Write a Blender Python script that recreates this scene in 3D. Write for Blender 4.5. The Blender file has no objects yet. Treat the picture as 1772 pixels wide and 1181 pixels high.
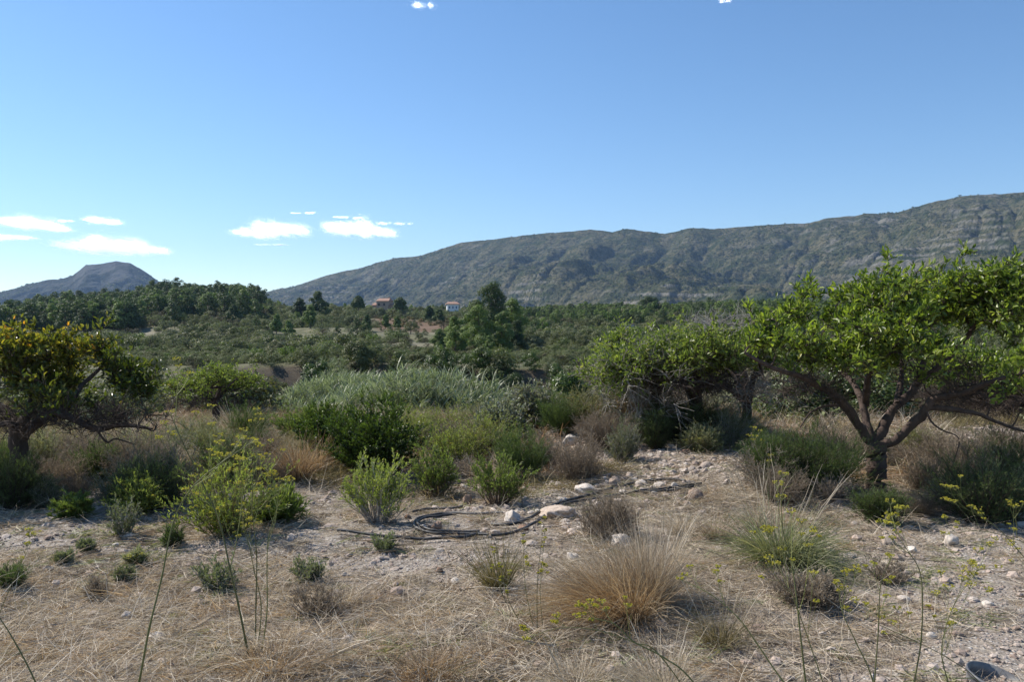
import bpy, math, random
import numpy as np
from mathutils import Vector, Euler

# ------------------------------------------------------------------ camera, sky, sun, exposure
SC = bpy.context.scene
COL = SC.collection
F, CX, HOR, CZ = 1437.0, 886.0, 570.0, 1.6        # focal length and horizon in photograph pixels, eye height
cam_d = bpy.data.cameras.new("camera")
cam = bpy.data.objects.new("camera", cam_d)
COL.objects.link(cam)
cam.location = (0, 0, CZ)
cam.rotation_euler = (math.radians(90), 0, 0)
cam_d.sensor_width = 36.0
cam_d.lens = 36.0 * F / 1772.0
cam_d.shift_y = -(590.5 - HOR) / 1772.0
cam_d.clip_start = 0.05
cam_d.clip_end = 60000.0
SC.camera = cam

SUN_AZ, SUN_EL = math.radians(-62), math.radians(43)   # azimuth from +Y, negative is to the left
world = bpy.data.worlds.new("World")
SC.world = world
world.use_nodes = True
wn = world.node_tree.nodes
wl = world.node_tree.links
bg = wn["Background"]
sky = wn.new("ShaderNodeTexSky")
sky.sky_type = 'NISHITA'
sky.sun_disc = False
sky.sun_elevation = SUN_EL
sky.sun_rotation = SUN_AZ
sky.altitude = 300
sky.air_density = 1.0
sky.dust_density = 0.1
sky.ozone_density = 3.5
hs = wn.new("ShaderNodeHueSaturation"); hs.inputs["Saturation"].default_value = 1.12; hs.inputs["Hue"].default_value = 0.5
wl.new(sky.outputs[0], hs.inputs["Color"]); wl.new(hs.outputs[0], bg.inputs[0])
bg.inputs[1].default_value = 0.105

sun_d = bpy.data.lights.new("sun", 'SUN')
sun_d.energy = 4.8
sun_d.angle = math.radians(0.5)
sun_d.color = (1.0, 0.94, 0.84)
sun = bpy.data.objects.new("sun", sun_d)
COL.objects.link(sun)
sd = Vector((math.sin(SUN_AZ) * math.cos(SUN_EL), math.cos(SUN_AZ) * math.cos(SUN_EL), math.sin(SUN_EL)))
sun.rotation_euler = sd.to_track_quat('Z', 'Y').to_euler()

SC.view_settings.view_transform = 'Standard'
SC.view_settings.look = 'None'
SC.view_settings.exposure = 0.58
SC.view_settings.gamma = 1.0
SC.render.engine = 'CYCLES'
SC.cycles.max_bounces = 6
SC.cycles.diffuse_bounces = 2
SC.cycles.glossy_bounces = 2
SC.cycles.transmission_bounces = 3
SC.cycles.transparent_max_bounces = 8
SC.cycles.volume_bounces = 0
SC.cycles.use_denoising = True

rng = np.random.default_rng(7)

# ------------------------------------------------------------------ numeric helpers
def sstep(a, b, x):
    t = np.clip((np.asarray(x, float) - a) / (b - a), 0, 1)
    return t * t * (3 - 2 * t)

def vnoise(x, y, seed=0):
    x = np.asarray(x, float); y = np.asarray(y, float)
    xi = np.floor(x).astype(np.int64); yi = np.floor(y).astype(np.int64)
    fx = x - xi; fy = y - yi
    fx = fx * fx * fx * (fx * (fx * 6 - 15) + 10); fy = fy * fy * fy * (fy * (fy * 6 - 15) + 10)
    def h(a, b):
        n = (a * 374761393 + b * 668265263 + seed * 1274126177) & 0xFFFFFFFF
        n = ((n ^ (n >> 13)) * 1274126177) & 0xFFFFFFFF
        n = (n ^ (n >> 16)) & 0xFFFFFFFF
        return n / 4294967295.0
    a = h(xi, yi); b = h(xi + 1, yi); c = h(xi, yi + 1); d = h(xi + 1, yi + 1)
    return (a * (1 - fx) + b * fx) * (1 - fy) + (c * (1 - fx) + d * fx) * fy   # 0..1

def fbm(x, y, seed=0, octv=4, gain=0.5):
    s = 0.0; a = 1.0; tot = 0.0
    x = np.asarray(x, float); y = np.asarray(y, float)
    for k in range(octv):
        s = s + a * (vnoise(x, y, seed + k * 17) * 2 - 1)
        tot += a; a *= gain; x = x * 2.03 + 11.3; y = y * 2.03 - 7.1
    return s / tot                                                              # -1..1

def ridged(x, y, seed=0, octv=4):
    s = 0.0; a = 1.0; tot = 0.0
    for k in range(octv):
        s = s + a * (1 - np.abs(vnoise(x, y, seed + k * 31) * 2 - 1) * 2)
        tot += a; a *= 0.5; x = x * 2.1 + 5.2; y = y * 2.1 + 1.7
    return s / tot

# ------------------------------------------------------------------ terrain height
T_COL = np.array([-900, -400, 0, 60, 150, 240, 270, 350, 440, 500, 560, 650, 720, 785, 850, 900, 950, 1000, 1100, 1250, 1340, 1500, 1772, 2200, 2700.])
T_CRE = np.array([560, 560, 556, 546, 534, 530, 517, 520, 524, 545, 541, 543, 546, 544, 549, 547, 544, 542, 540, 536, 533, 534, 538, 540, 540.])
def table_z(x, y):
    u = np.clip(CX + F * x / np.maximum(y, 1.0), -900, 2700)
    cre = np.interp(u, T_COL, T_CRE)
    Yk = np.array([40, 66, 100, 150, 220, 300, 380, 450, 600, 1000, 1600.])
    f = np.array([0, 0, 0, 0.02, .44, .76, 1.0, 1.0, 1.0, 1.0, 1.0])
    b = np.array([657, 632, 618, 602, 600, 600, 600, 600, 600, 600, 600.])
    fa = np.interp(y, Yk, f); ba = np.interp(y, Yk, b)
    # smoother: use cosine-eased crest blend
    row = ba + (cre - ba) * fa
    row = np.where(y > 380, cre + (np.interp(y, [380, 450, 600, 1000, 1600], [0, 8, 30, 34, 33.])), row)
    row = np.where(y > 600, np.minimum(row, 571.0 + 0 * row), row)
    return CZ + (HOR - row) / F * y

def H(x, y):
    x = np.asarray(x, float); y = np.asarray(y, float)
    left = sstep(2.4, -2.5, x)
    near = -0.08 * sstep(6.5, 10, y) * left - 0.80 * sstep(9, 22, y) * left
    near = near - 0.75 * sstep(13.5, 22, y) * (1 - left) * (1 - sstep(5, 10, x))
    near = near + 0.36 * np.exp(-((x - 1.3) ** 2 / 2.2 + (y - 12.3) ** 2 / 3.0)) + .16 * np.exp(-((x - 2.0) ** 2 / 1.5 + (y - 9.0) ** 2 / 3.5)) - .10 * np.exp(-((x + .9) ** 2 / 1.8 + (y - 8.2) ** 2 / 3.0))
    near = near + 0.05 * fbm(x * .6, y * .6, 3, 3) + 0.022 * fbm(x * 2.7, y * 2.7, 5, 3)
    near = near + 0.010 * fbm(x * 11, y * 11, 8, 2) * (1 - sstep(14, 25, y))
    t = table_z(x, np.maximum(y, 40.0))
    b = sstep(24, 60, y)
    z = near * (1 - b) + t * b
    edge = 64.5 + 2.2 * fbm(x * .12, y * 0, 21, 3)
    g = sstep(22, 33, y + 0.25 * x) * (1 - sstep(edge - 7.0, edge, y)) * sstep(-24 - .1 * y, -9 - .1 * y, x) * (1 - sstep(9, 18, x))
    z = z - 4.6 * g
    far = sstep(70, 160, y)
    z = z + 0.35 * fbm(x * .07, y * .07, 31, 4) * sstep(22, 70, y) + (2.6 * fbm(x * .014, y * .014, 37, 3) + 1.6 * ridged(x * .011 + y * .006, y * .004, 39, 2)) * far * (1 - sstep(300, 380, y))
    ter = sstep(90, 130, y) * (1 - sstep(330, 380, y))        # farmed terraces: low steps
    q = z / 1.6 + 0.15 * fbm(x * .02, y * .02, 44, 2)
    z = z + ter * 0.45 * (np.floor(q) + sstep(.75, 1.0, q - np.floor(q)) - q)
    return z

def G(px, py, y0=2.2, y1=70.0):
    Y = np.arange(y0, y1, 0.02)
    xx = (px - CX) / F * Y
    d = (CZ + (HOR - py) / F * Y) - H(xx, Y)
    k = np.argmax(d < 0)
    if Y[k] > 30: print('FAR', px, py, Y[k])
    if not (d < 0).any(): k = len(Y) - 1
    return np.array([xx[k], Y[k], H(xx[k], Y[k])])

def P(px, py, Y):
    return np.array([(px - CX) / F * Y, Y, CZ + (HOR - py) / F * Y])

def gpt(x, y): return (float(x), float(y), float(H(x, y)))

# ------------------------------------------------------------------ mesh builder
class MB:
    def __init__(s): s.V = []; s.Fa = []; s.T = []; s.M = []; s.n = 0; s.S = []
    def add(s, V, Fc, tone=0.5, mi=0, smooth=False):
        V = np.asarray(V, float).reshape(-1, 3); Fc = np.asarray(Fc, np.int64)
        s.V.append(V); s.Fa.append(Fc + s.n)
        s.T.append(np.broadcast_to(np.asarray(tone, float), (len(V),)).copy())
        s.M.append(np.full(len(Fc), mi)); s.S.append(np.full(len(Fc), smooth)); s.n += len(V)
        return s
    def mesh(s, name, mats):
        me = bpy.data.meshes.new(name)
        V = np.concatenate(s.V); me.vertices.add(len(V)); me.vertices.foreach_set("co", V.astype(np.float32).ravel())
        loops = np.concatenate([f.ravel() for f in s.Fa])
        cnt = np.concatenate([np.full(len(f), f.shape[1]) for f in s.Fa])
        me.loops.add(len(loops)); me.loops.foreach_set("vertex_index", loops.astype(np.int32))
        me.polygons.add(len(cnt))
        me.polygons.foreach_set("loop_start", (np.cumsum(cnt) - cnt).astype(np.int32))
        me.polygons.foreach_set("material_index", np.concatenate(s.M).astype(np.int32))
        me.polygons.foreach_set("use_smooth", np.concatenate(s.S))
        a = me.attributes.new("tone", 'FLOAT', 'POINT'); a.data.foreach_set("value", np.concatenate(s.T).astype(np.float32))
        for m in (mats if isinstance(mats, (list, tuple)) else [mats]): me.materials.append(m)
        me.update(calc_edges=True)
        return me

def link(name, me, parent=None, loc=(0, 0, 0), rz=0.0, sc=1.0, label=None, cat=None, group=None, kind=None, rot=None):
    o = bpy.data.objects.new(name, me)
    COL.objects.link(o)
    o.location = [float(v) for v in loc]
    o.rotation_euler = rot if rot is not None else (0, 0, float(rz))
    o.scale = (sc, sc, sc) if np.isscalar(sc) else sc
    if parent is not None: o.parent = parent
    if label: o["label"] = label
    if cat: o["category"] = cat
    if group: o["group"] = group
    if kind: o["kind"] = kind
    return o

def thing(name, parts, label, cat, loc, rz=0.0, sc=1.0, group=None):
    e = link(name, None, None, loc, rz, sc, label, cat, group)
    e.empty_display_size = 0.1
    for pn, me in parts: link(pn, me, e)
    return e

# ------------------------------------------------------------------ geometry batches
def unit(v): return v / np.maximum(np.linalg.norm(v, axis=-1, keepdims=True), 1e-9)

def tubes(mb, paths, radii, k=4, tone=0.5, mi=0):
    paths = np.asarray(paths, float); n, m, _ = paths.shape
    radii = np.broadcast_to(radii, (n, m))
    tg = np.gradient(paths, axis=1); tg = unit(tg)
    ref = np.where(np.abs(tg[..., 2:3]) > .9, np.array([1., 0, 0]), np.array([0, 0, 1.]))
    ref = np.repeat(ref[:, :1], m, axis=1)
    a = unit(np.cross(tg, ref)); b = np.cross(tg, a)
    ang = np.arange(k) * 2 * np.pi / k
    ring = paths[:, :, None] + radii[:, :, None, None] * (np.cos(ang)[None, None, :, None] * a[:, :, None] + np.sin(ang)[None, None, :, None] * b[:, :, None])
    base = (np.arange(n) * m * k)[:, None, None] + (np.arange(m - 1) * k)[None, :, None]
    i = np.arange(k); j = (i + 1) % k
    fc = np.stack([base + i, base + j, base + k + j, base + k + i], -1).reshape(-1, 4)
    t = np.broadcast_to(np.asarray(tone, float).reshape(-1, 1), (n, m * k)).ravel() if np.ndim(tone) else tone
    mb.add(ring.reshape(-1, 3), fc, t, mi, True)

def ribbons(mb, paths, widths, tone=0.5, mi=0, r=rng):
    paths = np.asarray(paths, float); n, m, _ = paths.shape
    widths = np.broadcast_to(widths, (n, m))
    tg = unit(np.gradient(paths, axis=1))
    side = r.normal(size=(n, 1, 3)); side = unit(np.cross(tg, np.repeat(side, m, 1)))
    L = paths - side * widths[..., None] / 2; R = paths + side * widths[..., None] / 2
    V = np.stack([L, R], 2).reshape(-1, 3)
    base = (np.arange(n) * m * 2)[:, None] + (np.arange(m - 1) * 2)[None, :]
    fc = np.stack([base, base + 1, base + 3, base + 2], -1).reshape(-1, 4)
    t = np.broadcast_to(np.asarray(tone, float).reshape(-1, 1), (n, m * 2)).ravel() if np.ndim(tone) else tone
    mb.add(V, fc, t, mi)

def arcs(base, d0, length, droop, m, r, wig=0.05):
    n = len(base); t = np.linspace(0, 1, m)[None, :, None]
    L = np.broadcast_to(length, (n,))[:, None, None]; dr = np.broadcast_to(droop, (n,))[:, None, None]
    p = base[:, None] + unit(d0)[:, None] * L * t
    hor = unit(d0 * np.array([1, 1, 0.001]))[:, None]
    p = p + (hor * 0.6 * np.array([1, 1, 0]) - np.array([0, 0, 1.0])) * dr * L * t ** 2
    w = np.cumsum(r.normal(size=(n, m, 3)) * wig, axis=1) * L / math.sqrt(m)
    w = w - w[:, :1]
    return p + w

def leaves(mb, pos, axis, L, Wd, r, fold=0.25, tone=None, mi=0, long=False, up=0.6, nh=None):
    n = len(pos)
    if n == 0: return
    axis = unit(axis)
    L = np.broadcast_to(L, (n,))[:, None]; Wd = np.broadcast_to(Wd, (n,))[:, None]
    nr = unit(r.normal(size=(n, 3)) * (1 - up) + np.array([0, 0, up * 1.2]))
    if nh is not None:
        nr = unit(nh + rdir(n, r) * .42); axis = unit(axis - (axis * nr).sum(1, keepdims=True) * nr)
    s = unit(np.cross(axis, nr)); nn = np.cross(s, axis)
    B = pos; T = pos + axis * L
    if tone is None: tone = r.random(n)
    if long:
        l1 = pos + axis * L * .3 - s * Wd * .48 + nn * Wd * fold; l2 = pos + axis * L * .68 - s * Wd * .36 + nn * Wd * fold * .6
        r1 = pos + axis * L * .3 + s * Wd * .48 + nn * Wd * fold; r2 = pos + axis * L * .68 + s * Wd * .36 + nn * Wd * fold * .6
        T = T - nn * L * .12
        V = np.stack([B, r1, r2, T, l2, l1], 1).reshape(-1, 3); b = (np.arange(n) * 6)[:, None]
        fc = np.concatenate([b + np.array([0, 1, 2, 3]), b + np.array([0, 3, 4, 5])], 0)
        mb.add(V, fc, np.repeat(tone, 6), mi)
    else:
        l1 = pos + axis * L * .45 - s * Wd * .5 + nn * Wd * fold
        r1 = pos + axis * L * .45 + s * Wd * .5 + nn * Wd * fold
        V = np.stack([B, r1, T, l1], 1).reshape(-1, 3); b = (np.arange(n) * 4)[:, None]
        fc = np.concatenate([b + np.array([0, 1, 2]), b + np.array([0, 2, 3])], 0)
        mb.add(V, fc, np.repeat(tone, 4), mi)

def rdir(n, r, zmin=-1.0, zmax=1.0):
    z = r.uniform(zmin, zmax, n); a = r.uniform(0, 2 * np.pi, n); q = np.sqrt(1 - z * z)
    return np.stack([q * np.cos(a), q * np.sin(a), z], -1)

def box(mb, c, s, rz=0, tone=.5, mi=0):
    c = np.array(c, float); s = np.array(s, float) / 2
    v = np.array([[x, y, z] for x in (-1, 1) for y in (-1, 1) for z in (-1, 1)], float) * s
    ca, sa = math.cos(rz), math.sin(rz)
    v = np.stack([v[:, 0] * ca - v[:, 1] * sa, v[:, 0] * sa + v[:, 1] * ca, v[:, 2]], -1) + c
    mb.add(v, [[0, 1, 3, 2], [4, 6, 7, 5], [0, 4, 5, 1], [2, 3, 7, 6], [0, 2, 6, 4], [1, 5, 7, 3]], tone, mi)

REG = []
ORD = ["first", "second", "third", "fourth", "fifth", "sixth", "seventh", "eighth", "ninth", "tenth", "eleventh", "twelfth", "thirteenth", "fourteenth", "fifteenth", "sixteenth"]
def name_them():
    """labels: what it is and where, and its turn from the left among its like"""
    d = {}
    for o, kw, wh, px, Y in REG: d.setdefault((kw, wh), []).append((px, o))
    for (kw, wh), L in d.items():
        L.sort(key=lambda t: t[0])
        for k, (px, o) in enumerate(L):
            if len(L) == 1: o["label"] = "%s %s" % (kw, wh)
            elif k == 0: o["label"] = "leftmost %s %s" % (kw, wh)
            elif k == len(L) - 1: o["label"] = "rightmost %s %s" % (kw, wh)
            else: o["label"] = "%s-from-left %s %s" % (ORD[k] if k < 16 else "%dth" % (k + 1), kw, wh)


# ------------------------------------------------------------------ materials
def newmat(name):
    m = bpy.data.materials.new(name); m.use_nodes = True
    nt = m.node_tree; nt.nodes.clear()
    out = nt.nodes.new("ShaderNodeOutputMaterial")
    return m, nt, out

def ramp(nt, fac, stops, interp='LINEAR'):
    n = nt.nodes.new("ShaderNodeValToRGB"); n.color_ramp.interpolation = interp
    e = n.color_ramp.elements
    while len(e) < len(stops): e.new(0.5)
    for k, (p, c) in enumerate(stops):
        e[k].position = p; e[k].color = (c[0], c[1], c[2], 1) if not np.isscalar(c) else (c, c, c, 1)
    nt.links.new(fac, n.inputs[0]); return n.outputs[0]

def mix(nt, fac, a, b, mode='MIX'):
    n = nt.nodes.new("ShaderNodeMix"); n.data_type = 'RGBA'; n.blend_type = mode
    for sck, v in ((n.inputs[0], fac), (n.inputs[6], a), (n.inputs[7], b)):
        if hasattr(v, 'links') or isinstance(v, bpy.types.NodeSocket): nt.links.new(v, sck)
        elif np.isscalar(v): sck.default_value = v if sck.type == 'VALUE' else (v, v, v, 1)
        else: sck.default_value = (*v, 1)
    return n.outputs[2]

def noise(nt, scale, detail=4, rough=0.55, vec=None, dist=0.0):
    n = nt.nodes.new("ShaderNodeTexNoise"); n.inputs["Scale"].default_value = scale
    n.inputs["Detail"].default_value = detail; n.inputs["Roughness"].default_value = rough; n.inputs["Distortion"].default_value = dist
    if vec is not None: nt.links.new(vec, n.inputs["Vector"])
    return n.outputs[0]

def attr(nt, name):
    n = nt.nodes.new("ShaderNodeAttribute"); n.attribute_name = name; return n.outputs["Fac"]

def geo_pos(nt, scale=None):
    g = nt.nodes.new("ShaderNodeNewGeometry").outputs["Position"]
    if scale is None: return g
    m = nt.nodes.new("ShaderNodeMapping"); m.inputs["Scale"].default_value = scale
    nt.links.new(g, m.inputs[0]); return m.outputs[0]

def mathn(nt, op, a, b=0.0, clamp=False):
    n = nt.nodes.new("ShaderNodeMath"); n.operation = op; n.use_clamp = clamp
    for sck, v in ((n.inputs[0], a), (n.inputs[1], b)):
        if isinstance(v, bpy.types.NodeSocket): nt.links.new(v, sck)
        else: sck.default_value = v
    return n.outputs[0]

def finish(nt, out, col, rough=0.8, spec=0.3, bump=None, bstr=0.4, bdist=0.02, trans=0.0, tcol=None):
    p = nt.nodes.new("ShaderNodeBsdfPrincipled")
    if isinstance(col, bpy.types.NodeSocket): nt.links.new(col, p.inputs["Base Color"])
    else: p.inputs["Base Color"].default_value = (*col, 1)
    if isinstance(rough, bpy.types.NodeSocket): nt.links.new(rough, p.inputs["Roughness"])
    else: p.inputs["Roughness"].default_value = rough
    p.inputs["Specular IOR Level"].default_value = spec
    if bump is not None:
        b = nt.nodes.new("ShaderNodeBump"); b.inputs["Strength"].default_value = bstr; b.inputs["Distance"].default_value = bdist
        nt.links.new(bump, b.inputs["Height"]); nt.links.new(b.outputs[0], p.inputs["Normal"])
    sh = p.outputs[0]
    if trans > 0:
        t = nt.nodes.new("ShaderNodeBsdfTranslucent")
        if isinstance(tcol, bpy.types.NodeSocket): nt.links.new(tcol, t.inputs[0])
        else: t.inputs[0].default_value = (*(tcol or (.3, .4, .1)), 1)
        mx = nt.nodes.new("ShaderNodeMixShader"); mx.inputs[0].default_value = trans
        nt.links.new(sh, mx.inputs[1]); nt.links.new(t.outputs[0], mx.inputs[2]); sh = mx.outputs[0]
    nt.links.new(sh, out.inputs[0])

def leafmat(name, stops, alt, altf=0.5, trans=0.3, rough=0.55, spec=0.3, tmul=(1.5, 1.7, 0.8)):
    m, nt, out = newmat(name)
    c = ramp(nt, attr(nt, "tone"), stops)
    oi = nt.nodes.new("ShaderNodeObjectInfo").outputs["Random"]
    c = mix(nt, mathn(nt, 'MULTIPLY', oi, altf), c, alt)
    tc = mix(nt, 1.0, c, tmul, 'MULTIPLY') if trans > 0 else None
    finish(nt, out, c, rough, spec, trans=trans, tcol=tc)
    return m

def barkmat(name, c0, c1, sc=14.0, rough=0.9):
    m, nt, out = newmat(name)
    tcn = nt.nodes.new("ShaderNodeTexCoord").outputs["Object"]
    mp = nt.nodes.new("ShaderNodeMapping"); mp.inputs["Scale"].default_value = (1, 1, .35); nt.links.new(tcn, mp.inputs[0])
    n = noise(nt, sc, 6, .65, mp.outputs[0], .4)
    c = ramp(nt, n, [(.3, c0), (.7, c1)])
    c = mix(nt, mathn(nt, 'MULTIPLY', attr(nt, "tone"), .5), c, c1)
    finish(nt, out, c, rough, .2, n, .8, .02)
    return m

M = {}
M['citrus'] = leafmat("citrus_leaf", [(0, (.035, .055, .016)), (.3, (.09, .13, .027)), (.62, (.22, .275, .05)), (.9, (.36, .39, .08)), (1, (.46, .38, .10))], (.08, .11, .03), .2, .36, .40, .5, (1.7, 1.9, .7))
M['citrus_yellow'] = leafmat("yellowing_citrus_leaf", [(0, (.035, .055, .015)), (.4, (.075, .10, .022)), (.68, (.16, .17, .035)), (.88, (.36, .29, .05)), (1, (.55, .27, .05))], (.1, .12, .02), .2, .4, .36, .5, (1.6, 1.6, .6))
M['citrus_pale'] = leafmat("pale_citrus_leaf", [(0, (.07, .10, .025)), (.5, (.16, .20, .045)), (.9, (.28, .30, .08)), (1, (.45, .40, .15))], (.14, .16, .05), .3, .38, .42, .45)
M['citrus_bark'] = barkmat("citrus_bark", (.030, .022, .019), (.115, .082, .068))
M['twig_dark'] = barkmat("dark_twig", (.030, .023, .019), (.09, .068, .057))
M['twig_grey'] = barkmat("grey_twig", (.16, .14, .125), (.46, .42, .38))
M['twig_brown'] = barkmat("brown_twig", (.09, .06, .045), (.20, .15, .12))
M['pine'] = leafmat("pine_needles", [(0, (.030, .050, .020)), (.5, (.080, .115, .042)), (1, (.18, .22, .085))], (.040, .060, .028), .8, .2, .6, .2)
M['pine_light'] = leafmat("young_pine_needles", [(0, (.06, .09, .025)), (.5, (.14, .19, .055)), (1, (.27, .33, .10))], (.08, .12, .04), .6, .22, .6, .2)
M['pine_bark'] = barkmat("pine_bark", (.07, .055, .045), (.18, .14, .12), 6)
M['olive'] = leafmat("olive_scrub_leaf", [(0, (.07, .08, .05)), (.5, (.15, .165, .10)), (1, (.30, .31, .20))], (.11, .115, .065), .8, .22, .75, .08)
M['scrub'] = leafmat("maquis_leaf", [(0, (.040, .055, .020)), (.5, (.095, .12, .042)), (1, (.21, .24, .09))], (.12, .11, .055), .8, .22, .55, .25)
M['scrub_bright'] = leafmat("bright_scrub_leaf", [(0, (.05, .08, .018)), (.5, (.10, .145, .03)), (1, (.20, .25, .05))], (.07, .10, .03), .6, .3, .55, .3)
M['dark_leaf'] = leafmat("dark_green_leaf", [(0, (.028, .045, .014)), (.5, (.055, .085, .02)), (1, (.13, .18, .035))], (.05, .07, .02), .3, .3, .4, .4)
M['green_leaf'] = leafmat("fresh_green_leaf", [(0, (.055, .08, .022)), (.5, (.125, .165, .045)), (.85, (.22, .26, .075)), (1, (.32, .33, .10))], (.11, .13, .045), .4, .35, .5, .3)
M['inula'] = leafmat("yellow_green_leaf", [(0, (.10, .12, .035)), (.5, (.22, .255, .07)), (1, (.38, .39, .12))], (.16, .18, .05), .3, .35, .5, .3)
M['broom'] = leafmat("feathery_green", [(0, (.05, .075, .028)), (.5, (.095, .135, .045)), (1, (.17, .21, .08))], (.08, .10, .05), .4, .28, .6, .2)
M['greygreen'] = leafmat("grey_green_leaf", [(0, (.09, .10, .06)), (.5, (.17, .185, .11)), (1, (.30, .31, .20))], (.13, .12, .08), .5, .25, .6, .25)
M['bramble'] = leafmat("grey_bramble_leaf", [(0, (.07, .075, .05)), (.5, (.15, .155, .11)), (1, (.42, .42, .36))], (.13, .11, .09), .4, .25, .45, .4)
M['drybush'] = leafmat("dry_brown_sprig", [(0, (.13, .10, .075)), (.5, (.27, .22, .165)), (1, (.47, .40, .31))], (.22, .18, .14), .5, .2, .8, .1, (1.2, 1.1, .9))
M['straw'] = leafmat("straw_blade", [(0, (.19, .15, .115)), (.5, (.43, .36, .28)), (1, (.78, .71, .60))], (.34, .25, .18), .4, .3, .6, .25, (1.2, 1.15, .9))
M['gold'] = leafmat("golden_blade", [(0, (.17, .11, .06)), (.5, (.38, .28, .165)), (1, (.68, .57, .40))], (.34, .2, .1), .2, .3, .55, .3, (1.3, 1.1, .8))
M['pale'] = leafmat("bleached_blade", [(0, (.34, .28, .20)), (.5, (.56, .48, .37)), (1, (.78, .70, .58))], (.45, .38, .27), .4, .25, .6, .2, (1.1, 1.05, .9))
M['greengrass'] = leafmat("grey_green_blade", [(0, (.10, .12, .06)), (.5, (.22, .24, .12)), (1, (.48, .45, .28))], (.2, .2, .1), .4, .3, .5, .3, (1.3, 1.3, .8))
M['weed'] = leafmat("weed_blade", [(0, (.08, .085, .04)), (.5, (.19, .18, .085)), (1, (.40, .33, .2))], (.20, .15, .09), .6, .3, .6, .2, (1.3, 1.2, .8))
M['redgrass'] = leafmat("rust_blade", [(0, (.22, .12, .06)), (.5, (.40, .24, .13)), (1, (.58, .42, .27))], (.3, .22, .13), .4, .3, .6, .2, (1.3, 1.1, .8))
M['reed'] = leafmat("reed_leaf", [(0, (.095, .115, .05)), (.5, (.20, .225, .125)), (1, (.44, .45, .31))], (.18, .18, .09), .4, .3, .45, .4, (1.2, 1.4, .9))
M['fennel_stem'] = leafmat("fennel_stem", [(0, (.06, .055, .025)), (.5, (.13, .14, .05)), (1, (.30, .32, .10))], (.1, .09, .04), .4, 0, .6, .3)
M['flower'] = leafmat("yellow_umbel", [(0, (.26, .28, .05)), (.5, (.46, .43, .07)), (1, (.64, .50, .09))], (.36, .37, .07), .3, .35, .6, .2, (1.2, 1.2, .7))
M['brownscrub'] = leafmat("brown_scrub_leaf", [(0, (.06, .05, .035)), (.5, (.115, .10, .065)), (1, (.21, .18, .13))], (.08, .075, .05), .8, .1, .7, .1)
M['redfield'] = leafmat("russet_vine_leaf", [(0, (.10, .06, .035)), (.5, (.17, .11, .06)), (1, (.26, .18, .08))], (.12, .13, .05), .7, .25, .6, .2)
M['vine'] = leafmat("vineyard_leaf", [(0, (.10, .13, .03)), (.5, (.17, .20, .05)), (1, (.26, .28, .07))], (.13, .16, .04), .5, .3, .6, .2)

def rockmat(name, a, b, c, sc=9.0):
    m, nt, out = newmat(name)
    tcn = nt.nodes.new("ShaderNodeTexCoord").outputs["Object"]
    n1 = noise(nt, sc, 6, .6, tcn); n2 = noise(nt, sc * 6, 3, .6, tcn)
    col = ramp(nt, n1, [(.30, a), (.5, b), (.72, c)])
    oi = nt.nodes.new("ShaderNodeObjectInfo").outputs["Random"]
    tint = ramp(nt, oi, [(0, (.66, .56, .50)), (.25, (.9, .85, .8)), (.5, (1, .98, .95)), (.75, (.95, .85, .78)), (1, (1.15, 1.14, 1.12))])
    col = mix(nt, 1.0, col, tint, 'MULTIPLY')
    finish(nt, out, col, .9, .25, n2, .5, .004)
    return m
M['pebble'] = rockmat("pebble_stone", (.25, .20, .17), (.42, .36, .32), (.60, .55, .50), 25)
M['rock'] = rockmat("limestone", (.36, .31, .27), (.55, .50, .45), (.74, .70, .65), 8)
M['rock_tan'] = rockmat("tan_rock", (.27, .21, .17), (.42, .35, .29), (.58, .51, .44), 8)
M['rock_brown'] = rockmat("brown_rock", (.15, .09, .06), (.28, .19, .14), (.40, .31, .25), 8)

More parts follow.
